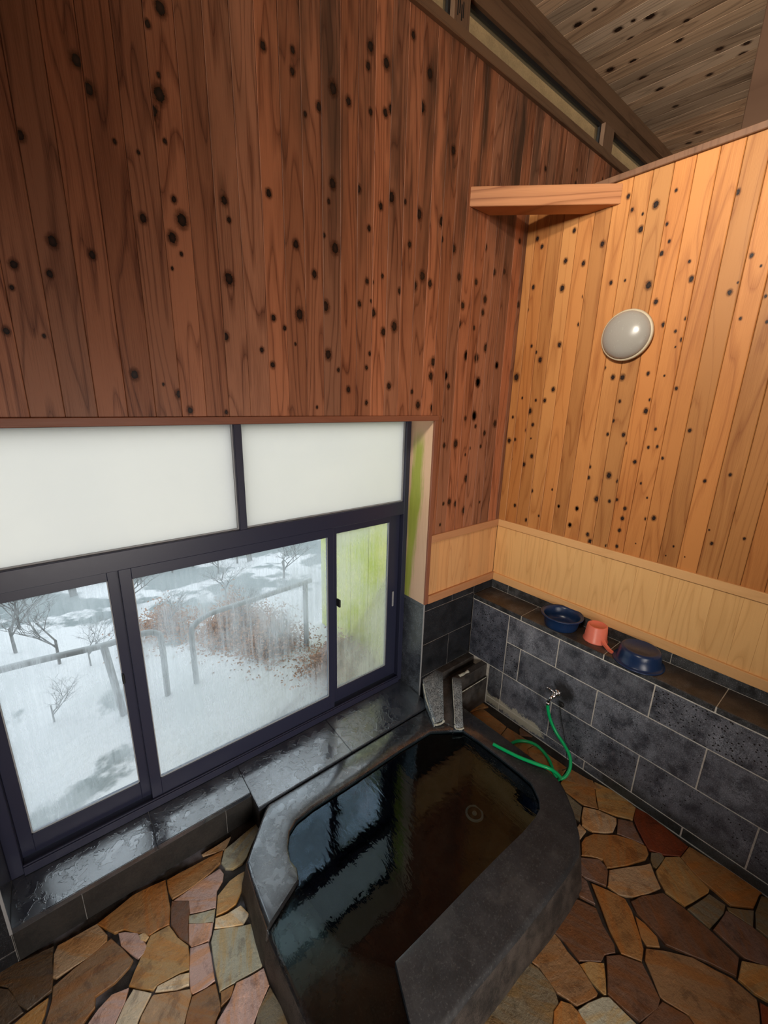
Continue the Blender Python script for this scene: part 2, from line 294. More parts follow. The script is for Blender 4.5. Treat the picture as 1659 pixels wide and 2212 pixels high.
def frosted():
    N = NT('frosted glass', 0.35); n = N.noise(N.obj(), 3.0, 4.0, 0.5); sp = N.noise(N.obj(), 70.0, 2.0, 0.5)
    c = N.mix(n, (0.81, 0.775, 0.715), (0.75, 0.725, 0.68)); c = N.mix(N.smooth(sp, 0.80, 0.84), c, (0.25, 0.3, 0.25))
    tl = N.n('BsdfTranslucent', {0: c}); N.color((0.8, 0.85, 0.85))
    mx = N.n('MixShader', {0: 0.10, 1: tl.outputs[0], 2: N.b.outputs[0]}); N.t.links.new(mx.outputs[0], N.out.inputs[0]); return N.m
M['frost'] = frosted()
def misted(name, fog, tint):
    N = NT(name, 0.1); X = N.xyz(N.obj())
    st = N.noise(N.comb(N.math('MULTIPLY', X[0], 55.0), 0.0, N.math('MULTIPLY', X[2], 2.2)), 1.0, 4.0, 0.6)
    dr = N.noise(N.comb(N.math('MULTIPLY', X[0], 190.0), 0.0, N.math('MULTIPLY', X[2], 22.0)), 1.0, 3.0, 0.6)
    big = N.noise(N.obj(), 2.6, 3.0, 0.5)
    f = N.math('ADD', fog, N.math('MULTIPLY', N.math('SUBTRACT', st, 0.5), 0.6))
    f = N.math('ADD', f, N.math('MULTIPLY', N.math('SUBTRACT', big, 0.5), 1.3))
    f = N.math('ADD', f, N.math('MULTIPLY', N.math('SUBTRACT', dr, 0.5), 0.35))
    f = N.math('MAXIMUM', N.math('MINIMUM', f, 0.90), 0.05)
    tl = N.n('BsdfTranslucent', {0: tint}); tp = N.n('BsdfTransparent', {0: (0.93, 0.96, 0.96)})
    mx = N.n('MixShader', {0: f, 1: tp.outputs[0], 2: tl.outputs[0]})
    gl = N.n('BsdfGlossy', {0: (1, 1, 1), 'Roughness': 0.12}); fr = N.n('Fresnel', {0: 1.4})
    m2 = N.n('MixShader', {0: N.math('MULTIPLY', fr.outputs[0], 0.6), 1: mx.outputs[0], 2: gl.outputs[0]})
    N.t.links.new(m2.outputs[0], N.out.inputs[0]); return N.m
M['mist'] = misted('misted glass', 0.22, (0.66, 0.68, 0.68)); M['mist2'] = misted('heavily misted glass', 0.36, (0.68, 0.67, 0.58))
def tinted():  # dimness of the eave outside put into the glass as a brown tint
    N = NT('dirty clerestory glass', 0.2); tl = N.n('BsdfTranslucent', {0: (0.42, 0.31, 0.19)}); tp = N.n('BsdfTransparent', {0: (0.90, 0.78, 0.60)})
    mx = N.n('MixShader', {0: 0.25, 1: tp.outputs[0], 2: tl.outputs[0]}); N.t.links.new(mx.outputs[0], N.out.inputs[0]); return N.m
M['tinted'] = tinted()
def waterm():
    N = NT('bath water', 0.0); P = N.obj(); X = N.xyz(P)
    st = N.n('VectorMath', {0: P, 1: (1.0, 1.0, 1.0)}, operation='MULTIPLY').outputs[0]
    d = N.n('VectorMath', {0: P, 1: (-0.80, -0.33, 0.15)}, operation='DISTANCE').outputs['Value']
    rp = N.math('MULTIPLY', N.math('SINE', N.math('MULTIPLY', d, 190.0)), N.smooth(d, 1.3, 0.0))
    n = N.noise(st, 16.0, 3.0, 0.6, 0.5)
    n2 = N.noise(N.n('VectorRotate', {'Vector': N.n('VectorMath', {0: P, 1: (26.0, 7.0, 1.0)}, operation='MULTIPLY').outputs[0], 'Angle': -0.55}, rotation_type='Z_AXIS').outputs[0], 1.0, 3.0, 0.6, 0.4)
    h = N.math('ADD', N.math('MULTIPLY', rp, 0.04), N.math('ADD', N.math('MULTIPLY', n, 0.25), N.math('MULTIPLY', n2, 0.8)))
    b = N.n('Bump', {'Strength': 0.16, 'Distance': 0.006, 'Height': h})
    rf = N.n('BsdfTransparent', {0: (0.55, 0.72, 0.78)}); gl = N.n('BsdfGlossy', {0: (0.62, 0.82, 1.0), 'Roughness': 0.0, 'Normal': b.outputs[0]})
    fr = N.n('Fresnel', {0: 1.62, 'Normal': b.outputs[0]})
    mx = N.n('MixShader', {0: fr.outputs[0], 1: rf.outputs[0], 2: gl.outputs[0]}); N.t.links.new(mx.outputs[0], N.out.inputs[0]); return N.m
M['water'] = waterm()
M['stream'] = simple('falling water', (0.75, 0.8, 0.8), 0.05, 0.0, **{'Transmission Weight': 0.9, 'IOR': 1.33})

# ---------------------------------------------------------------- geometry helpers
def link(name, me, mats=None, parent=None, kind=None, color=None):
    o = bpy.data.objects.new(name, me); COL.objects.link(o)
    for m in (mats or []): me.materials.append(m)
    if parent: o.parent = parent
    if kind: o['kind'] = kind
    if color: o.color = (*color, 1)
    return o
def tag(o, label, cat=None, group=None):
    o['label'] = label
    if cat: o['category'] = cat
    if group: o['group'] = group
    return o
def empty(name, loc=(0, 0, 0), kind=None):
    o = bpy.data.objects.new(name, None); COL.objects.link(o); o.location = loc; o.empty_display_size = 0.05
    if kind: o['kind'] = kind
    return o
def mesh(V, Fc, name='m', smooth=False):
    me = bpy.data.meshes.new(name); me.from_pydata([tuple(v) for v in V], [], Fc)
    if smooth: me.polygons.foreach_set('use_smooth', [True]*len(me.polygons))
    me.update(); return me
def boxm(x0, x1, y0, y1, z0, z1, bev=0.0, name='m'):
    x0, x1 = sorted((x0, x1)); y0, y1 = sorted((y0, y1)); z0, z1 = sorted((z0, z1))
    if not bev:
        V = [(x, y, z) for z in (z0, z1) for y in (y0, y1) for x in (x0, x1)]
        return mesh(V, [(0, 2, 3, 1), (4, 5, 7, 6), (0, 1, 5, 4), (2, 6, 7, 3), (0, 4, 6, 2), (1, 3, 7, 5)], name)
    bm = bmesh.new(); bmesh.ops.create_cube(bm, size=1)
    for v in bm.verts: v.co = Vector(((x0+x1)/2+v.co.x*(x1-x0), (y0+y1)/2+v.co.y*(y1-y0), (z0+z1)/2+v.co.z*(z1-z0)))
    bmesh.ops.bevel(bm, geom=bm.edges[:], offset=bev, segments=1, affect='EDGES')
    me = bpy.data.meshes.new(name); bm.to_mesh(me); bm.free(); return me
def boxo(name, d, m, parent=None, bev=0.0, kind=None, color=(1, 1, 1)):
    return link(name, boxm(*d, bev=bev, name=name), [M[m]], parent, kind, color)
def prism(pts, z0, z1, bev=0.0, name='m'):
    bm = bmesh.new(); vs = [bm.verts.new((x, y, z1)) for x, y in pts]; f = bm.faces.new(vs)
    if f.normal.z < 0: f.normal_flip()
    r = bmesh.ops.extrude_face_region(bm, geom=[f]); 
    for v in r['geom']:
        if isinstance(v, bmesh.types.BMVert): v.co.z = z0
    bmesh.ops.recalc_face_normals(bm, faces=bm.faces[:])
    if bev:
        ed = [e for e in bm.edges if abs(e.verts[0].co.z-z1) < 1e-6 and abs(e.verts[1].co.z-z1) < 1e-6]
        bmesh.ops.bevel(bm, geom=ed, offset=bev, segments=1, affect='EDGES')
    me = bpy.data.meshes.new(name); bm.to_mesh(me); bm.free(); return me
def lathe(prof, seg=48, name='m', smooth=True):
    V, Fc = [], []
    for i in range(seg):
        a = 2*math.pi*i/seg
        for r, z in prof: V.append((r*math.cos(a), r*math.sin(a), z))
    n = len(prof)
    for i in range(seg):
        j = (i+1) % seg
        for k in range(n-1):
            q = [i*n+k, j*n+k, j*n+k+1, i*n+k+1]
            if prof[k][0] < 1e-6: q = [i*n+k, j*n+k+1, i*n+k+1]
            elif prof[k+1][0] < 1e-6: q = [i*n+k, j*n+k, i*n+k+1]
            Fc.append(tuple(q))
    me = mesh(V, Fc, name, smooth)
    bm = bmesh.new(); bm.from_mesh(me); bmesh.ops.remove_doubles(bm, verts=bm.verts[:], dist=1e-5); bmesh.ops.recalc_face_normals(bm, faces=bm.faces[:]); bm.to_mesh(me); bm.free()
    return me
def crom(P, sub=8):
    P = [Vector(p) for p in P]; out = []
    for i in range(len(P)-1):
        p0 = P[max(i-1, 0)]; p1 = P[i]; p2 = P[i+1]; p3 = P[min(i+2, len(P)-1)]
        for k in range(sub):
            t = k/sub; out.append(0.5*((2*p1)+(p2-p0)*t+(2*p0-5*p1+4*p2-p3)*t*t+(3*p1-p0-3*p2+p3)*t**3))
    out.append(P[-1]); return out
def tube(P, r, seg=12, name='m', cap=True):
    P = [Vector(p) for p in P]; V, Fc = [], []
    T = [(P[min(i+1, len(P)-1)]-P[max(i-1, 0)]).normalized() for i in range(len(P))]
    up = Vector((0, 0, 1)) if abs(T[0].z) < 0.9 else Vector((1, 0, 0)); N_ = T[0].cross(up).normalized()
    for i, p in enumerate(P):
        N_ = (N_-T[i]*N_.dot(T[i])).normalized(); B_ = T[i].cross(N_); rr = r[i] if isinstance(r, (list, tuple)) else r
        for k in range(seg):
            a = 2*math.pi*k/seg; V.append(p+N_*math.cos(a)*rr+B_*math.sin(a)*rr)
    for i in range(len(P)-1):
        for k in range(seg):
            k2 = (k+1) % seg; Fc.append((i*seg+k, i*seg+k2, (i+1)*seg+k2, (i+1)*seg+k))
    if cap: Fc += [tuple(reversed(range(seg))), tuple(range((len(P)-1)*seg, len(P)*seg))]
    return mesh(V, Fc, name, True)
def join(*ms, name='m'):
    bm = bmesh.new()
    for m in ms: bm.from_mesh(m)
    me = bpy.data.meshes.new(name); bm.to_mesh(me); bm.free(); return me

STONES=[['T',[-2.74,-0.037],[-2.612,-0.047],[-2.585,-0.115],[-2.588,-0.139],[-2.646,-0.154],[-2.694,-0.15],[-2.747,-0.151],[-2.757,-0.14],[-2.752,-0.06]],['D',[-2.953,-0.008],[-2.882,-0.002],[-2.757,-0.028],[-2.765,-0.181],[-2.835,-0.192],[-2.861,-0.151],[-2.874,-0.105],[-2.888,-0.076]],['D',[-2.965,-0.018],[-2.89,-0.083],[-2.876,-0.115],[-2.847,-0.191],[-2.893,-0.194],[-2.931,-0.187],[-2.966,-0.158]],['Y',[-2.777,-0.202],[-2.788,-0.244],[-2.801,-0.267],[-2.803,-0.287],[-2.891,-0.233],[-2.876,-0.213],[-2.835,-0.206]],['A',[-2.573,-0.141],[-2.516,-0.27],[-2.53,-0.285],[-2.58,-0.302],[-2.641,-0.3],[-2.644,-0.333],[-2.68,-0.354],[-2.695,-0.373],[-2.791,-0.297],[-2.77,-0.243],[-2.762,-0.217],[-2.758,-0.177],[-2.698,-0.164],[-2.646,-0.157]],['O',[-2.609,-0.048],[-2.555,-0.127],[-2.522,-0.138],[-2.483,-0.183],[-2.447,-0.221],[-2.415,-0.221],[-2.376,-0.231],[-2.36,-0.171],[-2.354,-0.088],[-2.35,-0.043],[-2.474,-0.022]],['P',[-2.544,-0.139],[-2.523,-0.15],[-2.484,-0.187],[-2.481,-0.209],[-2.469,-0.233],[-2.463,-0.254],[-2.479,-0.274],[-2.497,-0.274],[-2.517,-0.237],[-2.541,-0.19]],['W',[-2.479,-0.199],[-2.461,-0.204],[-2.452,-0.226],[-2.464,-0.232],[-2.476,-0.218]],['O',[-2.341,-0.047],[-2.101,-0.073],[-2.13,-0.121],[-2.183,-0.137],[-2.248,-0.144],[-2.292,-0.145],[-2.339,-0.142],[-2.345,-0.099]],['G',[-2.09,-0.076],[-1.889,-0.044],[-1.946,-0.106],[-2.021,-0.174],[-2.043,-0.184],[-2.088,-0.181],[-2.114,-0.16],[-2.12,-0.124]],['P',[-2.138,-0.145],[-2.132,-0.177],[-2.146,-0.202],[-2.179,-0.225],[-2.202,-0.287],[-2.294,-0.244],[-2.286,-0.194],[-2.341,-0.152],[-2.294,-0.151],[-2.206,-0.145]],['B',[-2.345,-0.152],[-2.288,-0.197],[-2.298,-0.245],[-2.306,-0.252],[-2.328,-0.349],[-2.351,-0.307],[-2.367,-0.242],[-2.355,-0.179]],['G',[-2.3,-0.252],[-2.209,-0.295],[-2.227,-0.335],[-2.27,-0.31],[-2.306,-0.281]],['P',[-2.309,-0.284],[-2.271,-0.313],[-2.231,-0.339],[-2.248,-0.372],[-2.262,-0.387],[-2.29,-0.379],[-2.32,-0.369],[-2.324,-0.349]],['Y',[-2.082,-0.226],[-2.052,-0.229],[-2.082,-0.286],[-2.128,-0.329],[-2.166,-0.331],[-2.208,-0.322],[-2.178,-0.253],[-2.118,-0.228]],['W',[-2.213,-0.333],[-2.172,-0.348],[-2.116,-0.352],[-2.1,-0.4],[-2.133,-0.421],[-2.227,-0.364]],['G',[-2.233,-0.37],[-2.14,-0.426],[-2.105,-0.443],[-2.118,-0.552],[-2.116,-0.595],[-2.129,-0.599],[-2.209,-0.581],[-2.274,-0.569],[-2.265,-0.478],[-2.254,-0.403]],['P',[-2.327,-0.373],[-2.266,-0.399],[-2.271,-0.444],[-2.282,-0.527],[-2.315,-0.527],[-2.356,-0.515],[-2.36,-0.5],[-2.347,-0.442]],['Y',[-2.377,-0.238],[-2.368,-0.27],[-2.361,-0.3],[-2.334,-0.354],[-2.338,-0.39],[-2.349,-0.433],[-2.382,-0.421],[-2.452,-0.407],[-2.469,-0.411],[-2.51,-0.377],[-2.536,-0.344],[-2.512,-0.312],[-2.497,-0.295],[-2.472,-0.263],[-2.443,-0.229]],['W',[-2.354,-0.445],[-2.363,-0.48],[-2.375,-0.474],[-2.4,-0.465],[-2.462,-0.426],[-2.452,-0.414],[-2.382,-0.432]],['T',[-2.468,-0.432],[-2.407,-0.471],[-2.364,-0.495],[-2.363,-0.514],[-2.389,-0.554],[-2.406,-0.578],[-2.416,-0.598],[-2.539,-0.5],[-2.514,-0.464],[-2.475,-0.432]],['A',[-2.36,-0.526],[-2.317,-0.535],[-2.283,-0.542],[-2.288,-0.605],[-2.293,-0.62],[-2.315,-0.636],[-2.33,-0.665],[-2.408,-0.604],[-2.389,-0.566]],['O',[-2.272,-0.577],[-2.231,-0.586],[-2.246,-0.609],[-2.283,-0.612]],['P',[-2.219,-0.59],[-2.123,-0.612],[-2.127,-0.67],[-2.155,-0.687],[-2.214,-0.729],[-2.227,-0.747],[-2.32,-0.673],[-2.306,-0.646],[-2.256,-0.624]],['U',[-2.124,-0.679],[-2.117,-0.743],[-2.107,-0.813],[-2.109,-0.845],[-2.219,-0.758],[-2.182,-0.71]],['P',[-2.593,-0.338],[-2.543,-0.354],[-2.56,-0.388],[-2.596,-0.428],[-2.608,-0.446],[-2.676,-0.393],[-2.663,-0.37],[-2.633,-0.352]],['W',[-2.528,-0.371],[-2.513,-0.386],[-2.48,-0.421],[-2.503,-0.442],[-2.524,-0.459],[-2.535,-0.474],[-2.545,-0.496],[-2.596,-0.456],[-2.588,-0.432],[-2.558,-0.396]],['O',[-0.304,-0.892],[-0.243,-1.011],[-0.313,-1.057],[-0.397,-1.11],[-0.436,-1.051],[-0.436,-0.946],[-0.405,-0.902]],['Y',[-0.241,-1.023],[-0.219,-1.103],[-0.215,-1.193],[-0.223,-1.24],[-0.309,-1.256],[-0.353,-1.195],[-0.394,-1.117],[-0.313,-1.067]],['R',[-0.228,-1.245],[-0.214,-1.298],[-0.224,-1.388],[-0.241,-1.491],[-0.325,-1.482],[-0.379,-1.432],[-0.413,-1.377],[-0.388,-1.345],[-0.342,-1.297],[-0.305,-1.264]],['T',[-0.454,-1.061],[-0.411,-1.118],[-0.379,-1.199],[-0.406,-1.212],[-0.467,-1.219],[-0.507,-1.195],[-0.549,-1.155],[-0.556,-1.105],[-0.517,-1.082]],['U',[-0.451,-0.953],[-0.461,-1.051],[-0.544,-1.083],[-0.542,-1.054]],['T',[-0.566,-1.093],[-0.577,-1.131],[-0.641,-1.132],[-0.623,-1.096]],['M',[-0.373,-1.211],[-0.331,-1.263],[-0.384,-1.315],[-0.407,-1.346],[-0.456,-1.241]],['O',[-0.56,-1.166],[-0.474,-1.239],[-0.431,-1.303],[-0.412,-1.359],[-0.443,-1.38],[-0.481,-1.38],[-0.578,-1.336],[-0.656,-1.291],[-0.668,-1.28],[-0.647,-1.252],[-0.679,-1.209],[-0.711,-1.179],[-0.651,-1.149],[-0.612,-1.148]],['M',[-0.735,-1.173],[-0.665,-1.24],[-0.671,-1.271],[-0.684,-1.289],[-0.755,-1.312],[-0.796,-1.234],[-0.799,-1.192]],['T',[-0.672,-1.295],[-0.57,-1.356],[-0.483,-1.404],[-0.519,-1.432],[-0.563,-1.473],[-0.632,-1.446],[-0.704,-1.408],[-0.743,-1.368],[-0.747,-1.321]],['U',[-0.423,-1.39],[-0.388,-1.418],[-0.398,-1.437],[-0.479,-1.431],[-0.479,-1.416],[-0.457,-1.4]],['Y',[-0.391,-1.442],[-0.333,-1.483],[-0.368,-1.553],[-0.388,-1.617],[-0.409,-1.618],[-0.552,-1.57],[-0.559,-1.496],[-0.522,-1.454],[-0.496,-1.437]],['O',[-0.234,-1.5],[-0.212,-1.642],[-0.198,-1.778],[-0.231,-1.768],[-0.318,-1.763],[-0.385,-1.698],[-0.372,-1.641],[-0.367,-1.578],[-0.358,-1.55],[-0.326,-1.491]],['M',[-0.81,-1.216],[-0.813,-1.251],[-0.87,-1.314],[-0.891,-1.26],[-0.893,-1.216]],['O',[-0.799,-1.268],[-0.769,-1.327],[-0.743,-1.392],[-0.769,-1.429],[-0.839,-1.489],[-0.871,-1.512],[-0.918,-1.524],[-0.957,-1.463],[-0.914,-1.399],[-0.858,-1.338]],['B',[-0.933,-1.234],[-0.912,-1.266],[-0.884,-1.327],[-0.923,-1.371],[-0.953,-1.431],[-0.976,-1.445],[-1.019,-1.42],[-1.05,-1.422],[-1.115,-1.368],[-1.103,-1.297],[-1.111,-1.244],[-1.089,-1.219]],['B',[-0.729,-1.416],[-0.668,-1.437],[-0.578,-1.492],[-0.572,-1.571],[-0.578,-1.671],[-0.595,-1.767],[-0.674,-1.775],[-0.71,-1.69],[-0.744,-1.63],[-0.779,-1.567],[-0.766,-1.532],[-0.755,-1.45]],['O',[-0.775,-1.45],[-0.772,-1.486],[-0.781,-1.532],[-0.809,-1.552],[-0.845,-1.519],[-0.831,-1.492]],['U',[-0.558,-1.584],[-0.415,-1.626],[-0.41,-1.682],[-0.451,-1.686],[-0.499,-1.676],[-0.566,-1.664]],['U',[-0.407,-1.693],[-0.331,-1.768],[-0.409,-1.778],[-0.42,-1.701]],['U',[-0.327,-1.778],[-0.23,-1.779],[-0.195,-1.837],[-0.401,-1.908],[-0.405,-1.838],[-0.403,-1.792]],['M',[-0.43,-1.694],[-0.416,-1.783],[-0.421,-1.831],[-0.435,-1.892],[-0.486,-1.899],[-0.548,-1.824],[-0.572,-1.784],[-0.557,-1.679],[-0.46,-1.693]],['Y',[-0.597,-1.783],[-0.536,-1.85],[-0.494,-1.9],[-0.629,-1.926],[-0.666,-1.868],[-0.678,-1.835],[-0.675,-1.787]],['A',[-0.859,-1.524],[-0.808,-1.574],[-0.743,-1.653],[-0.696,-1.767],[-0.696,-1.842],[-0.739,-1.857],[-0.824,-1.875],[-0.974,-1.748],[-0.946,-1.696],[-0.974,-1.625],[-0.974,-1.611],[-0.903,-1.535]],['B',[-1.017,-1.433],[-0.973,-1.463],[-0.928,-1.529],[-0.988,-1.611],[-1.021,-1.615],[-1.11,-1.589],[-1.118,-1.543],[-1.125,-1.485]],['Y',[-1.125,-1.378],[-1.091,-1.395],[-1.049,-1.434],[-1.133,-1.479],[-1.14,-1.474],[-1.138,-1.427]],['A',[-1.114,-1.239],[-1.118,-1.286],[-1.13,-1.325],[-1.132,-1.373],[-1.157,-1.456],[-1.168,-1.458],[-1.209,-1.443],[-1.25,-1.425],[-1.273,-1.361],[-1.27,-1.337],[-1.262,-1.281],[-1.277,-1.23],[-1.212,-1.224]],['U',[-1.289,-1.231],[-1.273,-1.28],[-1.276,-1.335],[-1.285,-1.358],[-1.303,-1.381],[-1.332,-1.378],[-1.372,-1.393],[-1.395,-1.403],[-1.69,-1.175],[-1.547,-1.209],[-1.453,-1.225],[-1.361,-1.225]],['O',[-1.289,-1.385],[-1.269,-1.412],[-1.267,-1.438],[-1.273,-1.473],[-1.283,-1.496],[-1.391,-1.411],[-1.333,-1.383]],['G',[-1.157,-1.477],[-1.137,-1.492],[-1.131,-1.581],[-1.14,-1.618],[-1.294,-1.496],[-1.258,-1.437],[-1.211,-1.452]],['B',[-0.989,-1.623],[-0.958,-1.693],[-0.978,-1.745],[-1.136,-1.621],[-1.113,-1.595],[-1.023,-1.618]],['R',[-0.698,-1.856],[-0.69,-1.883],[-0.671,-1.925],[-0.748,-1.935],[-0.814,-1.883]],['O',[-0.284,-0.229],[-0.294,-0.438],[-0.392,-0.457],[-0.419,-0.205]],['O',[-0.295,-0.452],[-0.279,-0.645],[-0.347,-0.636],[-0.381,-0.664],[-0.435,-0.496],[-0.399,-0.47]],['O',[-0.279,-0.654],[-0.279,-0.868],[-0.377,-0.881],[-0.438,-0.827],[-0.381,-0.672],[-0.347,-0.645]],['A',[-0.288,-0.884],[-0.268,-0.895],[-0.256,-0.982],[-0.247,-1.066],[-0.265,-1.065],[-0.35,-0.938],[-0.382,-0.892]]]
